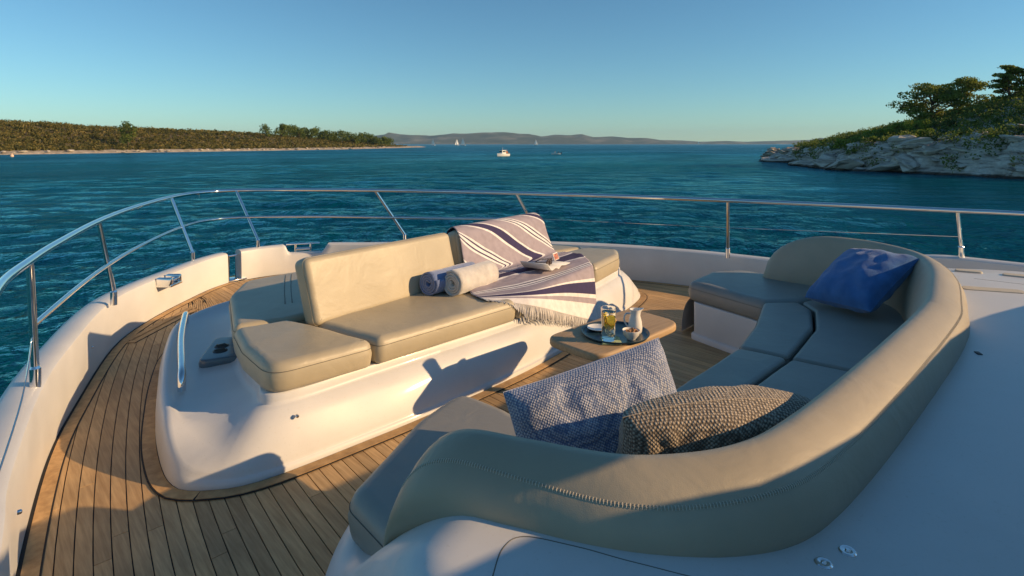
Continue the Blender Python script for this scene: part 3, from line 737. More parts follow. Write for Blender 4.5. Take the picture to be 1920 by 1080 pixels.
cu('sun_pad', [(-1.725, 3.68, 0.05), (-1.40, 3.615, 0.3), (0.0, 3.80, 0.3), (1.30, 4.05, 0.03), (1.2, 4.95, 0.25), (0.3, 5.02, 0.4), (-0.90, 4.90, 0.3), (-1.27, 4.86, 0.18), (-1.50, 4.47, 0.4)], z1=0.488)
for dx in (0.0, 0.05):
    mb = MB(); mb.tube(catmull([(-1.30+dx, 3.95, 0.4885), (-1.13+dx, 4.38, 0.4885), (-0.95+dx, 4.80, 0.4885)], 6), 0.0035, 6); lp(mb.build('piping', PIPE, lounge))
cu('sun_pad', [(1.33, 3.93, 0.03), (1.95, 3.85, 0.1), (1.72, 4.35, 0.3), (1.25, 4.93, 0.1)], z1=0.50)
# backrests: slabs leaning forward of upright, built flat and stood up
def backrest(p0, p1, h, th, lean, taper, name='backrest'):
    p0 = np.array(p0); p1 = np.array(p1); L = np.linalg.norm(p1-p0); u = (p1-p0)/L
    out = [(0, 0, 0.03), (L, 0, 0.03), (L-taper[1], h, 0.05), (taper[0], h, 0.05)]
    # local: x along, y up the slab, z thickness towards the stern
    ux = Vector((u[0], u[1], 0)); nb = Vector((-u[1], u[0], 0))
    up = (Vector((0, 0, 1))*math.cos(lean)+nb*math.sin(lean)).normalized(); th_ = ux.cross(up)
    M = Matrix(((ux.x, up.x, th_.x, p0[0]), (ux.y, up.y, th_.y, p0[1]), (ux.z, up.z, th_.z, 0.47), (0, 0, 0, 1)))
    return lp(cushion(name, out, -th, 0.0, SAND, lounge, r=0.035, rad=0.04, crown=0.010, M=M, seam=SAND))
backrest((-1.335, 3.37), (-0.03, 3.60), 0.425, 0.13, 0.22, (-0.03, 0.02))
backrest((0.02, 3.61), (1.30, 3.85), 0.425, 0.13, 0.22, (0.02, 0.03))
# studs, grab rail, speaker recess and drain on the island
def stud(x, y, z, nx, ny, parent, off=(0, 0, 0), r=0.009, name='snap_fastener'):
    mb = MB(); d = Vector((nx, ny, 0)).normalized(); p = Vector((x, y, z))
    mb.tube([p-d*0.012, p+d*0.001, p+d*0.004, p+d*0.006], [r, r, r*0.8, r*0.3], 10)
    o = mb.build(name, CHROME, parent); o.location = [-c for c in off]; return o
for x, y, z in ((-1.70, 2.808, 0.232), (-0.36, 2.885, 0.18), (0.20, 2.94, 0.12)): stud(x, y, z, 0, -1, lounge, (0, 4.1, 0))
mb = MB()
gp = catmull([(-2.035, 3.56, 0.225), (-2.028, 3.585, 0.30), (-1.99, 3.75, 0.315), (-1.87, 4.25, 0.315), (-1.74, 4.70, 0.315), (-1.69, 4.86, 0.30), (-1.685, 4.88, 0.225)], 6)
mb.tube(gp, 0.021, 12); lp(mb.build('grab_rail', CHROME, lounge))
Mx = Matrix.Rotation(math.radians(15), 3, 'Z')
sp = lp(cushion('speaker_recess', [(-1.88, 3.86, 0.06), (-1.60, 3.79, 0.03), (-1.50, 4.17, 0.03), (-1.66, 4.26, 0.05)], 0.20, 0.262, DGLOSS, lounge, r=0.012, crown=0.0, wr=0.0))
for cx, cy in ((-1.715, 3.965), (-1.68, 4.05)):
    mb = MB(); mb.lathe([(0.0, 0.004), (0.040, 0.004), (0.044, 0.002), (0.045, 0.0)], (cx, cy, 0.2625), 20)
    for q in range(5): mb.tube([(cx-0.03, cy-0.024+q*0.012, 0.267), (cx+0.03, cy-0.024+q*0.012, 0.267)], 0.002, 5)
    mb.build('speaker_grille', BLACK, sp)
# ------------------------------------------------------------------ coach roof and sofa
BOL = [(-2.005, 1.36), (-1.945, 1.19), (-1.86, 1.0), (-1.73, 0.78), (-1.5, 0.635), (-1.2, 0.59), (-0.5, 0.575), (0.35, 0.58), (0.75, 0.625), (1.34, 0.73), (1.80, 0.90), (2.08, 1.2), (2.14, 1.5), (2.10, 2.05)]
bp = catmull(BOL, 10)
CI = [(-1.55, 2.02), (-1.80, 1.86), (-1.95, 1.70), (-2.0, 1.55), (-2.02, 1.40), (-1.97, 1.22), (-1.87, 1.0), (-1.74, 0.78), (-1.5, 0.635), (-1.3, 0.60), (-0.5, 0.575), (0.35, 0.58), (0.75, 0.625), (1.34, 0.73), (1.80, 0.90), (2.08, 1.2), (2.14, 1.5), (2.12, 2.0), (2.08, 2.25), (1.9, 2.37), (1.5, 2.38)]
CO = [(-1.60, 2.05), (-1.90, 1.93), (-2.08, 1.77), (-2.19, 1.58), (-2.27, 1.38), (-2.33, 1.12), (-2.37, 0.8), (-2.40, 0.35), (-2.42, -0.5), (-2.42, -1.6), (-0.8, -1.6), (0.35, -1.6), (1.2, -1.6), (2.75, -1.6), (2.80, -0.5), (2.80, 0.5), (2.76, 1.3), (2.62, 2.0), (2.42, 2.42), (2.0, 2.52), (1.5, 2.50)]
ci = catmull(CI, 9); co = catmull(CO, 9); n = len(ci); rows = []
WS = [0.0, 0.08, 0.18, 0.28, 0.38, 0.48, 0.58, 0.67, 0.74, 0.80, 0.85, 0.89, 0.92, 0.945, 0.965, 0.98, 0.99, 1.0]
cop = np.array(co)
def dist_out(p):
    a = cop[:-1]; d = cop[1:]-a; L = (d**2).sum(1)+1e-12; t = np.clip(((p-a)*d).sum(1)/L, 0, 1); q = a+d*t[:, None]
    return float(np.sqrt(((p-q)**2).sum(1)).min())
for i in range(n):
    p = ci[i]
    if p[0] < 0: zt = 0.725-0.405*sstep(1.06, 1.64, p[1])-0.045*sstep(-1.8, -1.4, p[0])
    else: zt = 0.68-0.36*sstep(1.0, 2.2, p[1])
    rr = 0.17 if p[0] < 0 else 0.16
    row = []
    for wv in WS:
        q = p*(1-wv)+co[i]*wv; de = dist_out(q)
        if co[i][1] < -1.0 and abs(q[0]) < 2.2: z = zt
        else: k = max(0, (rr-de)/rr); z = zt*max(0, 1-k**2.6)**(1/2.2)
        row.append((q[0], q[1], z+0.006*math.sin(q[0]*1.3)))
    rows.append(row)
m = len(WS); V = [q for r in rows for q in r]; F = []
for i in range(n-1):
    for k in range(m-1): F.append((i*m+k, i*m+k+1, (i+1)*m+k+1, (i+1)*m+k))
from mathutils.bvhtree import BVHTree
roofbvh = BVHTree.FromPolygons([Vector(q) for q in V], F)
def roofz(x, y):
    h = roofbvh.ray_cast(Vector((x, y, 3)), Vector((0, 0, -1)))[0]; return h.z if h else 0.68
roof = struct(mesh('coach_roof', V, F, GEL, None, True, None, 60), 'smooth white coach roof wrapped round the back of the sofa')
for x, y, z in ((-1.455, 0.405, 0.679), (-1.536, 0.430, 0.679)):
    mb = MB(); mb.lathe([(0.0, 0.006), (0.004, 0.006), (0.006, 0.003), (0.010, 0.004), (0.016, 0.004), (0.019, 0.0015), (0.020, -0.004)], (x, y, roofz(x, y)), 18); mb.build('deck_fitting', CHROME, roof)
mb = MB(); mb.box((0.30, 0.385, roofz(0.30, 0.385)+0.001), (0.036, 0.02, 0.006), Matrix.Rotation(0.5, 3, 'Z'), 0.002); mb.build('drain', BLACK, roof)
# hatch seams and pads on the roof
for pts in ([(-2.13, 0.86), (-2.06, 0.905), (-2.0, 0.90), (-1.94, 0.80), (-1.88, 0.68), (-1.78, 0.54), (-1.62, 0.43)], [(2.06, 0.62), (2.09, 0.36), (2.13, 0.0)]):
    mb = MB(); mb.tube([(q[0], q[1], roofz(q[0], q[1])-0.0005) for q in catmull(pts, 8)], 0.0016, 6); mb.build('hatch_seam', PIPE, roof)
PADM = simple('non_skid', (0.55, 0.50, 0.40), 0.8, bmp=0.5, bscale=300)
for pts in ([(2.25, 0.75), (2.33, 0.76), (2.38, 0.62), (2.30, 0.60)], [(2.32, 0.5), (2.4, 0.5), (2.46, 0.28), (2.37, 0.27)], [(1.62, 0.62), (1.72, 0.64), (1.86, 0.36), (1.77, 0.33)]):
    cushion('non_skid_pad', [(a, b, 0.03) for a, b in pts], 0.66, 0.690, PADM, roof, r=0.003, crown=0, wr=0)
# wheelhouse front behind the photographer: coaming fitted to its shadow line
WPT = [(-2.3, 1.1), (-1.6, 1.30), (-1.3, 1.32), (-1.0, 1.29), (-0.86, 1.235), (-0.45, 1.185), (0.0, 1.175), (0.7, 1.16), (1.3, 1.10), (1.69, 1.05), (2.06, 0.985), (2.5, 0.88), (2.9, 0.6)]
V = []; F = []
for i, (x, z) in enumerate(WPT):
    for y, zz in ((-0.36, 0.5), (-0.40, z), (-1.6, z+0.05), (-1.6, 0.5)): V.append((x, y, zz))
for i in range(len(WPT)-1):
    for q in range(3): F.append((i*4+q, i*4+q+1, (i+1)*4+q+1, (i+1)*4+q))
F += [(0, 1, 2, 3), tuple((len(WPT)-1)*4+q for q in (3, 2, 1, 0))]
wh = struct(mesh('wheelhouse', V, F, GEL, None, False), 'white wheelhouse front behind the viewer')
mb = MB(); mb.box((-1.0, -0.42, 1.475), (0.76, 0.05, 0.17), None, 0.02); mb.box((-1.3, -0.42, 1.29), (0.03, 0.03, 0.24))  # box on a post, added out of view to shade the port bolster
mb.build('sun_blocker', GEL, wh)
# ------------------------------------------------------------------ sofa
sofa = empty('curved_sofa', (0, 1.4, 0)); tag(sofa, 'curved taupe leather sofa with a rolled back in the foreground', 'sofa')
def sp_(o): o.location = (0, -1.4, 0); return o
def cs(name, pts, z0=0.30, z1=0.46, mat=SEATL, **kw): return sp_(cushion(name, pts, z0, z1, mat, sofa, seam=PIPE, **kw))
BSE = [(-1.90, 1.68, 0.1), (-1.75, 0.9, 0.2), (-1.2, 0.7, 0.2), (1.2, 0.78, 0.3), (1.95, 1.2, 0.3), (2.1, 2.3, 0.12), (1.42, 2.36, 0.06), (1.28, 1.74, 0.2), (0.3, 1.37, 0.4), (-0.8, 1.36, 0.3), (-1.22, 1.5, 0.15), (-1.27, 1.97, 0.08)]
sp_(cushion('base', BSE, -0.01, 0.302, GEL, sofa, r=0.01, crown=0, wr=0, bulge=0))
ft = fillet([(a, b, c) for a, b, c in BSE], 0.1)
if area2(ft) > 0: ft = ft[::-1]
V = []; F = []; nn = len(ft)
for d, z in ((0.022, -0.005), (0.022, 0.035), (0.010, 0.048), (-0.01, 0.05)):
    for q in inset(ft, d): V.append((q[0], q[1], z))
for i in range(3):
    for k in range(nn): F.append((i*nn+k, i*nn+(k+1) % nn, (i+1)*nn+(k+1) % nn, (i+1)*nn+k))
sp_(mesh('plinth_trim', V, [f[::-1] for f in F], GEL, sofa, True, None, 50))
# seat cushions, port arm to starboard arm (front row and back row)
cs('seat_cushion', [(-2.0, 1.73, 0.10), (-2.02, 1.2, 0.3), (-1.78, 0.95, 0.05), (-1.22, 1.42, 0.06), (-1.20, 1.80, 0.2), (-1.23, 2.09, 0.14), (-1.55, 1.99, 0.3)], r=0.06)
cs('seat_cushion', [(-1.20, 1.42, 0.03), (-1.40, 1.25, 0.03), (-0.9, 1.165, 0.2), (0.26, 1.175, 0.02), (0.225, 1.425, 0.03), (-0.6, 1.39, 0.4)], r=0.022)
cs('seat_cushion', [(-1.42, 1.23, 0.03), (-1.75, 0.95, 0.03), (-1.45, 0.72, 0.15), (0.33, 0.72, 0.02), (0.265, 1.155, 0.02), (-0.9, 1.145, 0.2)], r=0.022)
cs('seat_cushion', [(0.245, 1.43, 0.03), (0.28, 1.18, 0.02), (0.9, 1.26, 0.4), (1.30, 1.40, 0.05), (1.45, 1.54, 0.05), (1.235, 1.70, 0.06), (0.7, 1.53, 0.4)], r=0.022)
cs('seat_cushion', [(0.285, 1.16, 0.02), (0.35, 0.72, 0.02), (1.3, 0.80, 0.3), (1.85, 0.98, 0.2), (2.06, 1.35, 0.1), (1.47, 1.52, 0.05), (1.31, 1.38, 0.06), (0.9, 1.24, 0.4)], r=0.022)
cs('seat_cushion', [(1.255, 1.70, 0.05), (1.48, 1.545, 0.05), (2.06, 1.375, 0.05), (2.22, 1.7, 0.3), (2.22, 2.30, 0.16), (1.95, 2.46, 0.2), (1.44, 2.42, 0.10), (1.36, 2.1, 0.4)], r=0.06)
# rolled back: one long bolster in three upholstered sections
n = len(bp); SEC = []
arc = [0.0]
for a, b in zip(bp, bp[1:]): arc.append(arc[-1]+float(np.linalg.norm(b-a)))
TOT = arc[-1]
CS = [(-0.13, 0.0), (-0.125, 0.10), (-0.09, 0.24), (-0.05, 0.34), (-0.02, 0.383), (0.005, 0.398), (0.03, 0.397), (0.06, 0.385), (0.09, 0.366), (0.115, 0.343), (0.132, 0.32), (0.143, 0.295), (0.147, 0.27), (0.146, 0.245), (0.138, 0.215), (0.10, 0.15), (0.0, 0.02)]
def bring(i):
    p = bp[i]; t = bp[min(i+1, n-1)]-bp[max(i-1, 0)]; t /= np.linalg.norm(t); nv = np.array((t[1], -t[0]))
    d0 = arc[i]; d1 = TOT-arc[i]
    h = (1-(1-min(1, d0/0.30))**3.0)**0.5 if d0 < 0.30 else 1.0
    h2 = (1-(1-min(1, d1/0.62))**2.4)**0.5 if d1 < 0.62 else 1.0
    hh = max(0.02, min(h, h2)); ww = 0.55+0.45*min(1, hh*1.2)
    out = []
    for o_, z in CS:
        wr = 0.0012*noise.noise((p[0]*7, p[1]*7, z*10))
        q = p+nv*((o_-0.03)*ww+0.03+wr)
        zl = 0.46-0.01
        if o_ > 0.12: zl = 0.46-0.01
        zz = 0.455+z*hh if z > 0.16 or o_ < 0 else 0.455+z
        if z*hh < 0.20 and o_ > 0.05: zz = 0.455+max(z*hh, min(z, 0.10*hh))
        out.append((q[0], q[1], zz))
    return out
cut = [0, next(i for i in range(n) if bp[i][0] > -1.2 and False or bp[i][0] > 0.36), n-1]
for a, b in zip(cut, cut[1:]):
    ring_ = [bring(i) for i in range(a, b+1)]; m = len(CS); V = []; F = []
    # pinch both ends slightly so that the seam reads as a groove
    for r_i, r_ in enumerate(ring_):
        e = min(r_i, len(ring_)-1-r_i)
        c = np.mean(np.array(r_), 0); k = 0.985 if (e == 0 and 0 < (a if r_i == 0 else b) < n-1) else 1.0
        V += [tuple(c+(np.array(q)-c)*k) for q in r_]
    for i in range(len(ring_)-1):
        for q in range(m): F.append((i*m+q, i*m+(q+1) % m, (i+1)*m+(q+1) % m, (i+1)*m+q))
    F.append(tuple(range(m))[::-1]); F.append(tuple((len(ring_)-1)*m+q for q in range(m)))
    sp_(mesh('backrest', V, F, TAUPE, sofa, True, None, 75))
# stitching along the outer top edge, and seam line below it
def along(oo, zz, i0, i1, lift=0.0): 
    out = []
    for i in range(i0, i1):
        p = bp[i]; t = bp[min(i+1, n-1)]-bp[max(i-1, 0)]; t /= np.linalg.norm(t); nv = np.array((t[1], -t[0]))
        r = bring(i); kq = 8 if i < n*0.16 else 9; q = np.array(r[8])*(1-sstep(n*0.08, n*0.26, i))+np.array(r[9])*sstep(n*0.08, n*0.26, i); q = q*(1-oo*0.5)+np.array(r[10])*oo*0.5
        out.append(Vector((q[0]+nv[0]*lift, q[1]+nv[1]*lift, q[2]+lift)))
    return out
sl = along(0.3, 0, 3, n-4, 0.0005)
mb = MB(); mb.tube(sl, 0.0016, 6); sp_(mb.build('seam', TAUPE, sofa))
mb = MB()
acc = 0
for a, b in zip(sl, sl[1:]):
    L = (b-a).length; q = 0.0
    k = max(1, round(L/0.008))
    for j in range(k):
        c = a+(b-a)*((j+0.5)/k); d = (b-a).normalized(); up = Vector((d.y, -d.x, 0)).normalized()
        mb.tube([c-up*0.0035+Vector((0, 0, 0.004)), c+Vector((0, 0, 0.0025))+up*0.001, c+up*0.0035-Vector((0, 0, 0.003))], 0.0009, 4, caps=False)
sp_(mb.build('stitching', THREAD, sofa, True, None))
# ------------------------------------------------------------------ guard rail
rail = empty('guard_rail', (-0.5, 7.0, 0.34)); tag(rail, 'polished steel guard rail running round the bow', 'railing')
def rp(o): o.location = (0.5, -7.0, -0.34); return o
TOPR = [(-3.0, -0.8, 1.02), (-2.95, 1.0, 1.02), (-2.87, 2.4, 1.02), (-2.80, 3.14, 1.02), (-2.675, 3.68, 1.02), (-2.508, 4.26, 1.02), (-2.184, 5.226, 1.02), (-1.807, 6.1, 1.02), (-1.295, 7.03, 1.02), (-0.90, 7.46, 1.02), (-0.469, 7.52, 1.02), (0.133, 7.06, 1.02), (0.787, 6.32, 1.02), (1.30, 5.6, 1.02), (1.788, 4.82, 1.02), (2.325, 3.74, 1.02), (2.74, 2.68, 1.02), (3.08, 1.72, 1.02), (3.323, 0.89, 1.02), (3.46, 0.4, 1.02), (3.6, -0.8, 1.02)]
mb = MB(); mb.tube(catmull(TOPR, 10), 0.021, 14); rp(mb.build('top_rail', CHROME, rail))
MIDR = [(-2.655, 3.70, 0.70), (-2.377, 4.52, 0.70), (-2.12, 5.18, 0.70), (-1.78, 5.92, 0.70), (-1.22, 6.92, 0.70), (-0.80, 7.35, 0.70), (-0.40, 7.30, 0.70), (0.268, 6.745, 0.70), (0.857, 6.04, 0.70), (1.569, 5.22, 0.70), (2.02, 4.80, 0.70)]
mb = MB(); mb.tube(catmull(MIDR, 10), 0.014, 12); rp(mb.build('mid_rail', CHROME, rail))
mb = MB(); mb.tube([(2.02, 4.80, 0.70), (2.88, 2.75, 0.72), (3.29, 0.87, 0.80)], 0.0025, 6); rp(mb.build('guard_wire', CHROME, rail))
mb = MB(); mb.tube(catmull([(-2.665, 3.69, 0.64), (-2.74, 3.0, 0.58), (-2.86, 2.2, 0.56)], 6), 0.003, 6); rp(mb.build('guard_wire', CHROME, rail))
POST = [((-2.652, 3.70), (-2.675, 3.68)), ((-2.085, 5.26), (-2.184, 5.226)), ((-1.14, 6.82), (-1.295, 7.03)), ((-0.34, 7.14), (-0.469, 7.52)), ((1.17, 6.24), (0.787, 6.32)), ((2.30, 4.95), (1.788, 4.82)), ((2.99, 2.80), (2.74, 2.68)), ((3.36, 0.87), (3.323, 0.89))]
for (b, t) in POST:
    z = capz(*b); B = Vector((*b, z-0.01)); T = Vector((*t, 1.02)); K = Vector((b[0], b[1], z+0.09))
    mb = MB()
    mb.tube([B, K], 0.0235, 14); mb.tube([K, K+Vector((0, 0, 0.012))], [0.0235, 0.018], 14)
    K2 = K+Vector((0, 0, 0.0)); q = [K2, K2+(T-K2)*0.06, K2+(T-K2)*0.5, T]
    mb.tube(q, 0.0175, 12); rp(mb.build('stanchion', CHROME, rail))
mb = MB(); mb.tube([(-0.90, 7.46, 1.02), (-0.90, 7.46, 0.955)], 0.012, 8); rp(mb.build('lug', CHROME, rail))
# fairleads and bow roller on the bulwark
fl = empty('fairlead', (-1.535, 6.16, 0.325)); tag(fl, 'polished steel fairlead set into the port bulwark cap', 'fairlead')
Mz = Matrix.Rotation(math.radians(48), 3, 'Z')
mb = MB()
for sx in (-0.075, 0.075): mb.box(Mz @ Vector((sx, -0.03, -0.015)), (0.045, 0.14, 0.085), Mz, 0.015)
mb.box(Mz @ Vector((0, -0.03, -0.05)), (0.19, 0.15, 0.025), Mz, 0.008)
mb.build('frame', CHROME, fl)
mb = MB(); mb.tube([Mz @ Vector((-0.06, -0.07, -0.01)), Mz @ Vector((0.06, -0.07, -0.01))], 0.016, 12); mb.build('roller', CHROME, fl)
br = empty('bow_roller', (0.15, 6.98, 0.24)); tag(br, 'polished steel bow roller in the notch at the stem', 'bow roller')
mb = MB(); Mr = Matrix.Rotation(math.radians(-28), 3, 'Z')
for sx in (-0.09, 0.09): mb.tube([Mr @ Vector((sx, 0.06, -0.01)), Mr @ Vector((sx, 0.06, 0.10))], 0.013, 10)
mb.tube([Mr @ Vector((-0.2, 0.06, 0.10)), Mr @ Vector((0.2, 0.06, 0.10))], 0.012, 10)
mb.build('frame', CHROME, br)
mb = MB(); mb.tube([Mr @ Vector((-0.085, 0.06, 0.035)), Mr @ Vector((0.085, 0.06, 0.035))], 0.02, 12); mb.build('roller', CHROME, br)
gt = empty('boarding_gap', (-0.64, 7.1, 0)); tag(gt, 'dark lined opening in the bulwark beside the bow', 'gate')
mb = MB(); mb.tube([(-0.12, -0.02, 0.29), (0.12, 0.02, 0.29)], 0.010, 8); mb.build('bar', CHROME, gt)
mb = MB(); mb.box((0, 0.02, 0.012), (0.24, 0.22, 0.02), Matrix.Rotation(0.15, 3, 'Z'), 0.004); mb.build('sill', CHROME, gt)
mb = MB(); mb.box((0.085, 0.06, 0.15), (0.012, 0.17, 0.29), Matrix.Rotation(0.1, 3, 'Z'), 0.003); mb.build('lining', BLACK, gt)
mb = MB(); mb.box((-0.085, 0.04, 0.15), (0.012, 0.17, 0.29), Matrix.Rotation(0.4, 3, 'Z'), 0.003); mb.build('lining', BLACK, gt)
for x, y, z, nx, ny in ((-2.752, 2.86, 0.20, 1, 0.1), (-2.275, 4.83, 0.20, 1, 0.3)): stud(x, y, z, nx, ny, bwp)
# ------------------------------------------------------------------ table and what stands on it
tb = empty('side_table', (0.04, 2.12, 0)); tag(tb, 'low varnished wood table with rounded corners between lounge and sofa', 'table')
o = cushion('table_top', [(-0.47, -0.235, 0.12), (0.40, -0.23, 0.14), (0.43, 0.20, 0.14), (-0.46, 0.20, 0.12)], 0.405, 0.45, TABLEW, tb, r=0.016, crown=0, wr=0, bulge=0.0)
mb = MB(); mb.lathe([(0.15, 0.0), (0.15, 0.008), (0.12, 0.018), (0.035, 0.03), (0.032, 0.38), (0.09, 0.40), (0.09, 0.407)], (0, 0, 0), 28); mb.build('pedestal', CHROME, tb)
tr = empty('round_tray', (-0.070, 2.05, 0.4505)); tag(tr, 'round dark blue tray on the wooden table', 'tray')
TRAYM = simple('tray_blue', (0.012, 0.035, 0.055), 0.3)
mb = MB(); mb.lathe([(0.0, 0.004), (0.177, 0.004), (0.188, 0.007), (0.197, 0.018), (0.203, 0.019), (0.204, 0.015), (0.193, 0.001), (0.0, 0.0)], (0, 0, 0), 48); mb.build('dish', TRAYM, tr)
GLASS = simple('glass', (0.95, 0.97, 0.97), 0.02, Transmission_Weight=1.0, IOR=1.2)
WATERM = simple('lemonade', (0.96, 0.95, 0.80), 0.02, Transmission_Weight=1.0, IOR=1.15)
LEMON = simple('lemon', (0.85, 0.62, 0.06), 0.4, var=0.25, vscale=60)
PEEL = simple('lemon_peel', (0.80, 0.42, 0.01), 0.4)
ICE = simple('ice', (0.9, 0.95, 0.95), 0.12, Transmission_Weight=0.8, IOR=1.2)
CHINA = simple('china', (0.80, 0.77, 0.72), 0.2)
gl = empty('drinking_glass', (-0.205, 2.0, 0.4615)); tag(gl, 'tall glass of lemonade with lemon slices', 'glass')
mb = MB(); mb.lathe([(0.0, 0.0), (0.036, 0.0), (0.038, 0.004), (0.044, 0.185), (0.0445, 0.188), (0.042, 0.188), (0.0365, 0.014), (0.0, 0.012)], (0, 0, 0), 32); mb.build('tumbler', GLASS, gl)
mb = MB(); mb.lathe([(0.0, 0.0125), (0.0362, 0.0145), (0.0412, 0.165), (0.0, 0.165)], (0, 0, 0), 32); mb.build('lemonade', WATERM, gl)
for k_, (x, y, z, rx, rzz) in enumerate(((0.004, -0.016, 0.118, 1.25, -0.6), (-0.006, 0.014, 0.125, 1.4, 0.4), (0.012, 0.0, 0.09, 1.1, -1.4))):
    M4 = Matrix.Translation((x, y, z)) @ Matrix.Rotation(rzz, 4, 'Z') @ Matrix.Rotation(rx, 4, 'X')
    mb = MB(); mb.lathe([(0.0, 0.0025), (0.027, 0.0025), (0.027, -0.0025), (0.0, -0.0025)], (0, 0, 0), 24); a = mb.build('lemon_slice', LEMON, gl); a.matrix_local = M4
    mb = MB(); mb.lathe([(0.0272, 0.003), (0.030, 0.002), (0.030, -0.002), (0.0272, -0.003), (0.0272, 0.003)], (0, 0, 0), 24); mb.build('peel', PEEL, a)
for k_ in range(5):
    mb = MB(); mb.box((random.uniform(-.014, .014), random.uniform(-.014, .014), 0.032+0.011*k_), (0.024, 0.022, 0.02), Matrix.Rotation(k_*0.9, 3, Vector((1, 0.4*k_, 1)).normalized()), 0.003); mb.build('ice_cube', ICE, gl)
nap = empty('paper_coaster', (-0.200, 1.985, 0.4555)); tag(nap, 'green and white folded napkin under the lemonade glass', 'napkin')
NAPM = simple('napkin_print', (0.50, 0.55, 0.28), 0.9, var=0.5, vscale=45)
mb = MB()
for q in range(3): mb.box((0.002*q, 0.001*q, 0.001+0.0018*q), (0.118-0.003*q, 0.112-0.002*q, 0.0014), Matrix.Rotation(0.72+0.03*q, 3, 'Z'))
mb.build('napkin', NAPM, nap, False)
pt = empty('milk_jug', (0.03, 1.975, 0.4555)); tag(pt, 'small white china milk jug on the tray', 'jug')
mb = MB(); mb.lathe([(0.0, 0.0), (0.034, 0.0), (0.040, 0.008), (0.043, 0.035), (0.039, 0.07), (0.030, 0.105), (0.029, 0.125), (0.034, 0.142), (0.031, 0.142), (0.026, 0.125), (0.027, 0.105), (0.036, 0.07), (0.038, 0.03), (0.0, 0.012)], (0, 0, 0), 28)
for i, v in enumerate(mb.v):      # pulled lip
    if v[2] > 0.118:
        k_ = (v[2]-0.118)/0.024; a = math.atan2(v[1], v[0]); ww = max(0, math.cos(a+0.7))**6
        mb.v[i] = (v[0]+0.020*k_*ww*math.cos(-0.7), v[1]+0.020*k_*ww*math.sin(-0.7), v[2]+0.006*k_*ww)
mb.build('body', CHINA, pt)
mb = MB(); mb.tube(catmull([(-0.026, 0.020, 0.118), (-0.046, 0.036, 0.115), (-0.054, 0.043, 0.085), (-0.044, 0.035, 0.05), (-0.032, 0.024, 0.04)], 5), 0.005, 8); mb.build('handle', CHINA, pt)
bo = empty('sugar_bowl', (-0.085, 1.925, 0.4555)); tag(bo, 'small white bowl of brown sugar lumps on the tray', 'bowl')
mb = MB(); mb.lathe([(0.0, 0.0), (0.024, 0.0), (0.026, 0.004), (0.046, 0.028), (0.052, 0.054), (0.050, 0.055), (0.043, 0.030), (0.0, 0.012)], (0, 0, 0), 28); mb.build('dish', CHINA, bo)
SUG = simple('brown_sugar', (0.42, 0.22, 0.10), 0.8, var=0.4, vscale=80)
for q in range(11):
    a = q*2.4; r_ = 0.010*math.sqrt(q); mb = MB(); mb.box((r_*math.cos(a), r_*math.sin(a), 0.046+0.003*(q % 3)), (0.015, 0.013, 0.012), Matrix.Rotation(q*1.1, 3, Vector((1, q % 3, 1)).normalized()), 0.002); mb.build('sugar_lump', SUG, bo)
sc_ = empty('saucer', (-0.09, 2.165, 0.4555)); tag(sc_, 'white saucer at the back of the tray behind the lemonade glass', 'saucer')
mb = MB(); mb.lathe([(0.0, 0.003), (0.035, 0.003), (0.060, 0.012), (0.066, 0.016), (0.066, 0.014), (0.040, 0.0), (0.0, 0.0)], (0, 0, 0), 30); mb.build('dish', CHINA, sc_)
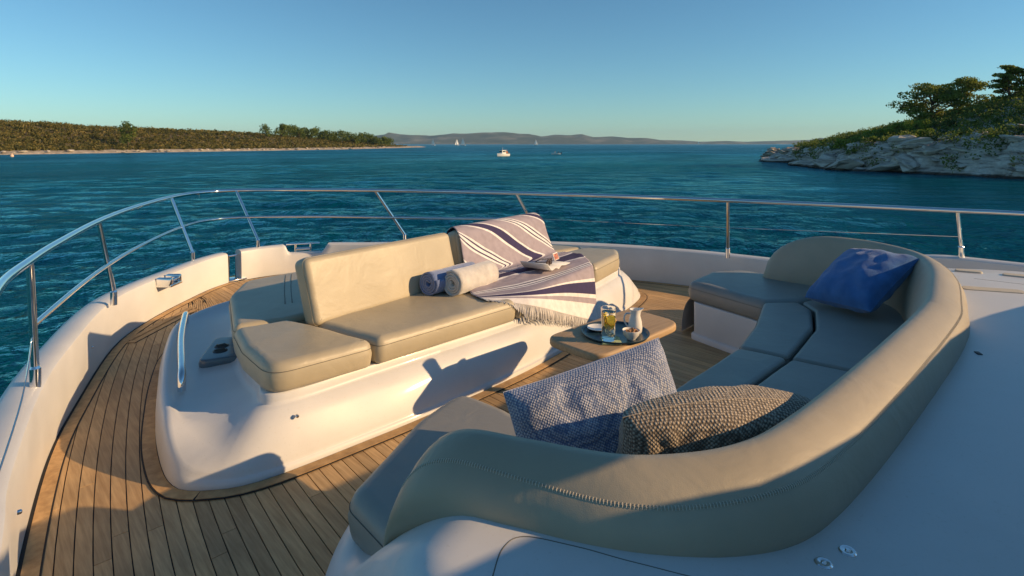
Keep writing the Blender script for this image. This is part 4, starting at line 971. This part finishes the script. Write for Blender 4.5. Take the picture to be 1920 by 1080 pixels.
# ------------------------------------------------------------------ pillows
def pillow(name, W, Hh, T, mat, label, M, seed, creases=0.5, fold=0.0, sag=0.0, droop=0.0, ex=0.36, sr_=0.0022, pn=0.075):
    NU = 56; V = []; F = []; UV = []; WV = []
    rs = random.Random(seed); crs = [(rs.uniform(-0.9, 0.9), rs.uniform(0.05, 0.12), rs.uniform(0.5, 1.0), rs.uniform(-0.5, 0.5)) for _ in range(7)]
    for side in (1, -1):
        for j in range(NU):
            for i in range(NU):
                u = -1+2*i/(NU-1); v = -1+2*j/(NU-1)
                e = max(0, (1-abs(u)**2.4))*max(0, (1-abs(v)**2.4)); t = e**ex
                pin = 1-pn*(1-u*u)*(v*v); pin2 = 1-pn*(1-v*v)*(u*u)
                x = u*W/2*pin2; y = v*Hh/2*pin-droop*u*u
                cz = 0
                for c, wd, am, sl in crs:
                    q = (u-c-sl*(v-0.4))/wd; cz -= am*math.exp(-q*q)*max(0, (v+0.35))*0.55*max(0, 1-abs(v)**6)
                z = side*T/2*t*(1+0.10*noise.noise((u*1.6+seed, v*1.6, side)))
                z += side*creases*0.032*cz*min(1, t*2)+0.014*noise.noise((u*3+seed, v*3, side*3))*min(1, t*2)
                z += fold*(u*u)+sag*v*v
                WV.append((x, y, z)); V.append(M @ Vector((x, y, z))); UV.append((0.5+u/2, (0.5+v/2)*Hh/W))
    for s_ in (0, 1):
        b = s_*NU*NU
        for j in range(NU-1):
            for i in range(NU-1):
                q = (b+j*NU+i, b+j*NU+i+1, b+(j+1)*NU+i+1, b+(j+1)*NU+i); F.append(q if s_ == 0 else q[::-1])
    c = M.translation.copy(); base = Vector((c.x, c.y, min(v.z for v in V)))
    root = empty(name, base); tag(root, label, 'pillow')
    o = mesh('cover', [v-base for v in V], F, mat, root, True, UV)
    wa_ = o.data.attributes.new('weave', 'FLOAT_VECTOR', 'POINT'); wa_.data.foreach_set('vector', np.array(WV, np.float32).ravel())
    mb = MB(); per = [(-1+2*i/40, -1) for i in range(40)]+[(1, -1+2*i/40) for i in range(40)]+[(1-2*i/40, 1) for i in range(40)]+[(-1, 1-2*i/40) for i in range(40)]
    P = []
    for u, v in per:
        pin = 1-pn*(1-u*u)*(v*v); pin2 = 1-pn*(1-v*v)*(u*u); P.append(M @ Vector((u*W/2*pin2, v*Hh/2*pin-droop*u*u, fold*u*u+sag*v*v))-base)
    mb.tube(P, sr_, 6, True); mb.build('edge_seam', mat, root)
    return root
def frame(c, xd, yd):
    x = Vector(xd).normalized(); y = Vector(yd); y = (y-x*x.dot(y)).normalized(); z = x.cross(y)
    return Matrix(((x.x, y.x, z.x, c[0]), (x.y, y.y, z.y, c[1]), (x.z, y.z, z.z, c[2]), (0, 0, 0, 1)))
cA, sA = math.cos(YAW), math.sin(YAW)
def cdir(a, b, z): return (cA*a+sA*b, -sA*a+cA*b, z)     # right / away / up as seen from the camera side of the sofa
KB = knit('blue_knit', (0.60, 0.59, 0.63), (0.12, 0.17, 0.30), 130)
KG = knit('beige_knit', (0.58, 0.48, 0.36), (0.12, 0.09, 0.065), 112)
VELV = cloth('blue_velvet', (0.035, 0.14, 0.36), 240, 0.25, 0.35)
pillow('pillow', 0.62, 0.42, 0.25, KB, 'pale blue and grey knitted pillow standing in the port corner of the sofa', frame((-1.325, 1.195, 0.632), cdir(0.90, 0.34, 0.17), cdir(-0.10, 0.25, 0.95)), 3, 0.38, ex=0.40, pn=0.03, sr_=0.0012)
pillow('pillow', 0.69, 0.38, 0.23, KG, 'beige and brown knitted pillow lying along the back of the sofa', frame((-1.222, 0.830, 0.668), cdir(0.965, 0.24, -0.06), cdir(-0.06, -0.33, 0.93)), 14, 0.55, droop=0.06, ex=0.30, sr_=0.0008)
pillow('pillow', 0.49, 0.57, 0.24, VELV, 'royal blue velvet pillow in the starboard corner of the sofa', frame((1.535, 1.165, 0.675), cdir(0.178, -0.458, 0.031), cdir(0.462, 0.20, 0.302)), 5, 0.2, pn=0.04, ex=0.40)
# ------------------------------------------------------------------ rolled towels
def roll(name, a, b, r, mat, label, turns=4.0, phase=0.0):
    a = Vector(a); b = Vector(b); d = (b-a); L = d.length; d.normalize(); up = Vector((0, 0, 1)); sd = d.cross(up).normalized()
    NT = 110; NL = 14; th = r/(turns+0.6); V = []; F = []
    for j in range(NL):
        s_ = j/(NL-1)
        for i in range(NT):
            t = i/(NT-1); ang = phase+t*turns*2*math.pi; rr = 0.012+(r-0.012)*t
            wob = 1+0.05*noise.noise((math.cos(ang)*1.2, math.sin(ang)*1.2, s_*2.5+phase))*t
            end = 0.010*noise.noise((i*0.09, phase, 7.0 if j == 0 else 3.0)) if j in (0, NL-1) else 0
            V.append(a+d*(L*s_+end)+(sd*math.cos(ang)+up*math.sin(ang))*rr*wob)
    for j in range(NL-1):
        for i in range(NT-1): F.append((j*NT+i, j*NT+i+1, (j+1)*NT+i+1, (j+1)*NT+i))
    c = (a+b)/2; base = Vector((c.x, c.y, c.z-r)); root = mesh(name, [v-base for v in V], F, mat); root.location = base
    md = root.modifiers.new('thick', 'SOLIDIFY'); md.thickness = th*0.80; md.offset = -1
    tag(root, label, 'towel'); return root
TWW = cloth('white_terry', (0.62, 0.58, 0.53), 220, 0.5, 0.5); TWB = cloth('blue_terry', (0.17, 0.23, 0.42), 220, 0.5, 0.5)
roll('rolled_towel', (-0.345, 3.30, 0.578), (0.10, 3.385, 0.578), 0.084, TWW, 'off-white rolled towel lying in front of the blue roll', 4, 2.2)
roll('rolled_towel', (-0.46, 3.435, 0.578), (0.02, 3.515, 0.578), 0.080, TWB, 'pale blue rolled towel between the backrest and the white roll', 4, 0.4)
# ------------------------------------------------------------------ striped towel thrown over the backrest
ROWS = [  # left to right control points, from behind the backrest to the hanging hem
 [(0.03, 3.93, 0.60), (0.45, 4.00, 0.60), (0.88, 4.08, 0.60), (1.27, 4.16, 0.60)],
 [(0.03, 3.885, 0.80), (0.45, 3.96, 0.81), (0.88, 4.04, 0.82), (1.27, 4.11, 0.82)],
 [(0.04, 3.80, 0.905), (0.45, 3.875, 0.905), (0.88, 3.955, 0.905), (1.26, 4.03, 0.905)],
 [(0.03, 3.685, 0.85), (0.45, 3.765, 0.85), (0.88, 3.845, 0.85), (1.28, 3.92, 0.85)],
 [(0.02, 3.62, 0.68), (0.45, 3.70, 0.68), (0.88, 3.78, 0.68), (1.30, 3.855, 0.68)],
 [(0.02, 3.565, 0.535), (0.45, 3.64, 0.535), (0.88, 3.725, 0.535), (1.34, 3.80, 0.535)],
 [(-0.03, 3.47, 0.512), (0.45, 3.55, 0.525), (0.90, 3.63, 0.517), (1.40, 3.70, 0.528)],
 [(-0.12, 3.36, 0.510), (0.40, 3.42, 0.530), (0.85, 3.46, 0.515), (1.40, 3.52, 0.528)],
 [(-0.20, 3.27, 0.508), (0.30, 3.28, 0.522), (0.78, 3.31, 0.514), (1.30, 3.36, 0.525)],
 [(-0.24, 3.20, 0.507), (0.22, 3.13, 0.512), (0.72, 3.18, 0.511), (1.22, 3.255, 0.514)],
 [(-0.25, 3.15, 0.507), (0.16, 3.02, 0.510), (0.66, 3.075, 0.505), (1.16, 3.18, 0.490)],
 [(-0.26, 3.11, 0.506), (0.12, 2.945, 0.500), (0.62, 3.025, 0.440), (1.12, 3.125, 0.34)],
 [(-0.26, 3.075, 0.506), (0.09, 2.893, 0.465), (0.58, 2.99, 0.325), (1.08, 3.08, 0.175)],
 [(-0.26, 3.05, 0.506), (0.07, 2.873, 0.425), (0.55, 2.955, 0.245), (1.05, 3.045, 0.06)]]
R = [catmull(r, 14) for r in ROWS]; NC = len(R[0])
cols = [catmull([R[j][i] for j in range(len(R))], 7) for i in range(NC)]; NR = len(cols[0])
V = []; UV = []; F = []
for j in range(NR):
    rj = j/7.0
    for i in range(NC):
        u = i/(NC-1); p = np.array(cols[i][j])
        on_back = sstep(2.0, 3.0, rj)*(1-sstep(5.0, 6.0, rj)); crump = sstep(5.0, 6.2, rj)*(1-sstep(8.0, 9.4, rj)); hang = sstep(10.0, 11.5, rj)
        wv = 0.006*on_back*noise.noise((u*5, rj*0.5, 1))+0.022*crump*abs(noise.noise((u*7, rj*1.5, 5)))+0.016*hang*math.sin(u*15+rj*0.3)*noise.noise((u*4, 0, 8))
        p = p+np.array((0.1*wv, -abs(wv)*0.7-wv*0.3*hang if (on_back+hang) > 0.3 else 0, abs(wv)*(0.9 if crump > 0.1 else 0.2)))
        V.append(tuple(p))
        pb = 0.55*u-0.115*rj+0.199+0.36            # diagonal on the backrest
        ps = 0.100*(13-rj)*0.9+0.0*u+0.232         # parallel to the hem on the seat
        kk = sstep(4.9, 7.0, rj); pp = pb*(1-kk)+ps*kk+0.03*crump*noise.noise((u*4, rj, 3))
        UV.append((pp, (13-rj)*0.075))
for j in range(NR-1):
    for i in range(NC-1): F.append((j*NC+i, j*NC+i+1, (j+1)*NC+i+1, (j+1)*NC+i))
tw = empty('striped_towel', (0.6, 3.4, 0.5)); tag(tw, 'mauve, white and purple striped fringed towel thrown over the backrest', 'towel')
STR = striped()
o = mesh('cloth', [(a-0.6, b-3.4, c-0.5) for a, b, c in V], F, STR, tw, True, UV)
md = o.modifiers.new('thick', 'SOLIDIFY'); md.thickness = 0.004; md.offset = 1
FRM = cloth('fringe_cotton', (0.70, 0.66, 0.62), 200, 0.2, 0.1)
mb = MB(); rs = random.Random(4); last = V[(NR-1)*NC:]
for q in range(190):
    t = q/189*(NC-1.001); i = int(t); f_ = t-i; p = np.array(last[i])*(1-f_)+np.array(last[i+1])*f_
    h = sstep(0.12, 0.3, q/189); L = rs.uniform(0.075, 0.105)
    d = np.array((rs.uniform(-.012, .012), -0.010*rs.random(), -L))*h+np.array((rs.uniform(-.015, .015), -L*0.75, -0.003))*(1-h)
    mid = p+d*0.5+np.array((rs.uniform(-.004, .004), -0.003, 0.002))
    mb.tube([p-np.array((0.6, 3.4, 0.5)), mid-np.array((0.6, 3.4, 0.5)), p+d-np.array((0.6, 3.4, 0.5))], [0.0030, 0.0040, 0.0022], 4, caps=False)
mb.build('fringe', FRM, tw, True, None)['kind'] = 'stuff'
# ------------------------------------------------------------------ magazine, card, sunglasses
PAPER = simple('paper', (0.72, 0.70, 0.66), 0.5, var=0.06, vscale=10)
mg = empty('magazine', (0.70, 3.34, 0.545)); tag(mg, 'open white magazine lying on the striped towel', 'magazine')
Mg = Matrix.Rotation(0.28, 3, 'Z'); V = []; F = []
for j in range(2):
    for i in range(25):
        t = -1+2*i/24; x = t*0.23; z = 0.012*math.exp(-(abs(t)-0.25)**2*20)-0.012*math.exp(-t*t*90)
        if t < -0.55: z += 0.17*(-t-0.55)**1.2; x += 0.08*(-t-0.55)**1.5
        V.append(Mg @ Vector((x, -0.13+0.26*j, z+0.006)))
for i in range(24): F.append((i, i+1, 26+i, 25+i))
o = mesh('pages', V, F, PAPER, mg); md = o.modifiers.new('t', 'SOLIDIFY'); md.thickness = 0.006; md.offset = -1
cdm = simple('printed_card', (0.45, 0.16, 0.10), 0.4, var=0.7, vscale=30)
cd = empty('picture_card', (0.98, 3.47, 0.548)); tag(cd, 'small red and brown picture card propped on the magazine', 'card')
mb = MB(); mb.box((0, 0, 0.028), (0.10, 0.006, 0.066), Matrix.Rotation(0.3, 3, 'Z') @ Matrix.Rotation(-0.35, 3, 'X'), 0.001); a = mb.build('board', PAPER, cd, False)
mb = MB(); mb.box((0.001, -0.0035, 0.027), (0.084, 0.003, 0.052), Matrix.Rotation(0.3, 3, 'Z') @ Matrix.Rotation(-0.35, 3, 'X')); mb.build('picture', cdm, cd, False)
sg = empty('sunglasses', (0.70, 3.285, 0.562)); sg.scale = (1.15, 1.15, 1.15); tag(sg, 'tortoiseshell sunglasses with dark lenses on the magazine', 'sunglasses')
TORT = simple('tortoiseshell', (0.05, 0.025, 0.012), 0.2, var=0.8, vscale=60); LENS = simple('dark_lens', (0.03, 0.015, 0.012), 0.08)
Ms = Matrix.Rotation(0.42, 3, 'Z')
for sx in (-1, 1):
    ringp = []
    for q in range(22):
        a = 2*math.pi*q/22; x = sx*0.034+0.028*math.copysign(abs(math.cos(a))**0.8, math.cos(a)); z = 0.026+0.022*math.copysign(abs(math.sin(a))**0.8, math.sin(a)); ringp.append(Ms @ Vector((x, 0.006*(abs(x)/0.06)**2, z)))
    mb = MB(); mb.tube(ringp, 0.0036, 7, True); mb.build('rim', TORT, sg)
    mb = MB(); c = sum(ringp, Vector())/22; mb.add([c]+ringp, [(0, 1+q, 1+(q+1) % 22) for q in range(22)]); mb.build('lens', LENS, sg)
    mb = MB(); mb.tube([Ms @ Vector((sx*0.064, 0.004, 0.036)), Ms @ Vector((sx*0.068, 0.03, 0.034)), Ms @ Vector((sx*0.064, 0.10, 0.026)), Ms @ Vector((sx*0.058, 0.135, 0.004))], [0.004, 0.003, 0.003, 0.0035], 6); mb.build('temple', TORT, sg)
mb = MB(); mb.tube([Ms @ Vector((-0.008, 0, 0.034)), Ms @ Vector((0, -0.002, 0.038)), Ms @ Vector((0.008, 0, 0.034))], 0.003, 6); mb.build('bridge', TORT, sg)
# ------------------------------------------------------------------ boats on the water
HULLW = simple('white_hull', (0.80, 0.78, 0.74), 0.35); SAILM = simple('sailcloth', (0.85, 0.83, 0.80), 0.8); NAVY = simple('navy_hull', (0.03, 0.04, 0.08), 0.4); WIN = simple('boat_window', (0.02, 0.02, 0.03), 0.1); REDM = simple('rust_canvas', (0.35, 0.13, 0.06), 0.8)
def hull(L, B, Hh, mat, parent, sheer=0.25):
    V = []; F = []; n = 15; m = 7
    for i in range(n):
        t = i/(n-1); wd = B/2*(1-max(0, (t-0.45)/0.55)**2.2)*(0.86+0.14*min(1, t*4)); zt = Hh*(1+sheer*t*t)
        for j in range(m):
            a = j/(m-1)*math.pi; x = -math.cos(a); y = math.sin(a)
            V.append((math.copysign(abs(x)**0.6, x)*wd, L*(t-0.5)+0.08*L*t*(1-y)*0.5, zt-(zt+0.25)*y**0.7))
    for i in range(n-1):
        for j in range(m-1): F.append((i*m+j, i*m+j+1, (i+1)*m+j+1, (i+1)*m+j))
    for i in range(n-1): F.append((i*m, (i+1)*m, (i+1)*m+m-1, i*m+m-1))
    F.append(tuple(range(m))[::-1])
    return mesh('hull', V, F, mat, parent, True, None, 40)
def boat(name, px, Y, hd, label, cat, group=None):
    x, y = bearing(px/1067*Y, Y); e = empty(name, (x, y, SEAZ)); e.rotation_euler = (0, 0, hd); tag(e, label, cat, group); return e
b = boat('motorboat', -17, 178, -YAW+2.35, 'small white motorboat with a wheelhouse at anchor', 'motorboat')
hull(4.6, 1.9, 0.75, HULLW, b)
mb = MB(); mb.box((0, 0.1, 1.25), (1.35, 1.7, 1.1), None, 0.12); mb.build('cabin', HULLW, b)
for sx in (-1, 1): mb = MB(); mb.box((sx*0.68, 0.1, 1.45), (0.03, 1.2, 0.45), None, 0.02); mb.build('window', WIN, b)
mb = MB(); mb.box((0, 0.97, 1.45), (1.1, 0.03, 0.5), None, 0.02); mb.build('window', WIN, b)
mb = MB(); mb.box((0, -0.05, 1.86), (1.6, 2.2, 0.08), None, 0.03); mb.build('roof', HULLW, b)
mb = MB(); mb.box((0, -1.25, 1.2), (1.2, 0.7, 0.7), None, 0.1); mb.build('canopy', REDM, b)
mb = MB(); mb.tube([(0, 0.2, 1.9), (0, 0.1, 2.9)], 0.03, 6); mb.build('mast', HULLW, b)
mb = MB(); mb.box((0, -2.45, 0.75), (0.35, 0.4, 0.7), None, 0.06); mb.build('outboard', BLACK, b)
b = boat('dinghy', 83, 205, -YAW+1.5, 'small dinghy with two seated figures right of the motorboat', 'dinghy')
hull(3.3, 1.4, 0.5, HULLW, b)
mb = MB(); mb.box((0, -0.2, 0.5), (1.1, 0.25, 0.06), None, 0.01); mb.build('thwart', TABLEW, b)
mb = MB(); mb.box((0, -1.75, 0.55), (0.3, 0.35, 0.6), None, 0.06); mb.build('outboard', BLACK, b)
PERS = simple('dark_shirt', (0.06, 0.05, 0.06), 0.9); PERS2 = simple('pale_shirt', (0.5, 0.45, 0.42), 0.9)
for yy, mm, lb in ((-0.9, PERS, 'person in a dark shirt sitting in the dinghy'), (0.4, PERS2, 'person in a pale shirt sitting in the dinghy')):
    me = bpy.data.meshes.new('person'); vs = [(0, 0, 0.55), (0, 0.02, 0.8), (0, 0, 1.02), (0, 0.02, 1.14), (0, 0.04, 1.28), (0.2, 0.02, 1.0), (0.24, 0.18, 0.78), (0.14, 0.38, 0.72), (-0.2, 0.02, 1.0), (-0.24, 0.18, 0.78), (-0.14, 0.38, 0.72), (0.12, 0.42, 0.55), (0.12, 0.5, 0.15), (-0.12, 0.42, 0.55), (-0.12, 0.5, 0.15)]
    es = [(0, 1), (1, 2), (2, 3), (3, 4), (2, 5), (5, 6), (6, 7), (2, 8), (8, 9), (9, 10), (0, 11), (11, 12), (0, 13), (13, 14)]
    me.from_pydata(vs, es, []); me.materials.append(mm); po = bpy.data.objects.new('person', me); link(po)
    sk = po.modifiers.new('skin', 'SKIN'); rad = [.15, .15, .15, .06, .10, .07, .05, .04, .07, .05, .04, .08, .06, .08, .06]
    for q, r_ in enumerate(rad): me.skin_vertices[0].data[q].radius = (r_, r_*0.85)
    me.skin_vertices[0].data[0].use_root = True; po.modifiers.new('sub', 'SUBSURF').levels = 1
    po.location = b.matrix_basis @ Vector((0, yy, 0)); po.rotation_euler = b.rotation_euler; tag(po, lb, 'person')
for px, Y, hh, hd, lb in ((-148, 1600, 19, 1.1, 'leftmost white sailboat off the tip of the spit'), (-103, 1650, 19, 1.9, 'left one of the two sailboats close together'), (-92, 1550, 21, 1.2, 'right one of the two sailboats close together'), (45, 1700, 19, 1.4, 'single distant sailboat right of the motorboat'), (350, 3000, 20, 1.2, 'tiny sailboat before the low hills on the right')):
    b = boat('sailboat', px, Y, -YAW+hd, lb, 'sailboat', 'distant sailboats')
    hull(hh*0.7, hh*0.2, 1.1, HULLW, b)
    mb = MB(); mb.tube([(0, hh*0.05, 0.8), (0, hh*0.05, hh)], 0.12, 6); mb.build('mast', CHROME, b)
    def sail(nm, A, B_, C_, bl):
        V = []; F = []; N_ = 9
        for i in range(N_):
            for j in range(N_):
                u = i/(N_-1); v = j/(N_-1); p = Vector(A)*(1-u)*1+(Vector(B_)*(1-v)+Vector(C_)*v)*u if False else (Vector(A)*(1-v)+Vector(B_)*v)*(1-u)+Vector(C_)*u
                V.append(p+Vector((bl*math.sin(math.pi*v)*(1-u), 0, 0)))
        for i in range(N_-1):
            for j in range(N_-1): F.append((i*N_+j, i*N_+j+1, (i+1)*N_+j+1, (i+1)*N_+j))
        o = mesh(nm, V, F, SAILM, b); md = o.modifiers.new('t', 'SOLIDIFY'); md.thickness = 0.05
    sail('mainsail', (0, hh*0.03, 2.2), (1.2, -hh*0.3, 2.2), (0, hh*0.04, hh*0.97), 0.5)
    sail('jib', (0, hh*0.34, 1.6), (0.9, hh*0.02, 1.8), (0, hh*0.07, hh*0.85), 0.5)
bu = boat('buoy', -938, 168, 0, 'small pale mooring buoy near the left shore', 'buoy')
mb = MB(); mb.lathe([(0.0, -0.2), (0.35, -0.1), (0.5, 0.2), (0.38, 0.6), (0.12, 0.8), (0.1, 1.1), (0.0, 1.12)], (0, 0, 0), 16); mb.build('float', simple('buoy_paint', (0.75, 0.5, 0.35), 0.5), bu)
# ------------------------------------------------------------------ air
hz = bpy.data.materials.new('haze'); hz.use_nodes = True; hn = hz.node_tree.nodes; hn.clear()
ho = hn.new('ShaderNodeOutputMaterial'); pv = hn.new('ShaderNodeVolumePrincipled'); pv.inputs['Color'].default_value = (0.52, 0.76, 0.96, 1); pv.inputs['Density'].default_value = 5.0e-5; pv.inputs['Anisotropy'].default_value = 0.0
hz.node_tree.links.new(pv.outputs[0], ho.inputs['Volume'])
mb = MB(); mb.box((0, 0, 148.0), (24000, 24000, 304.0)); hzo = mb.build('haze', hz, None, False)
tag(hzo, 'thin pale haze over the sea', 'haze', kind='stuff')
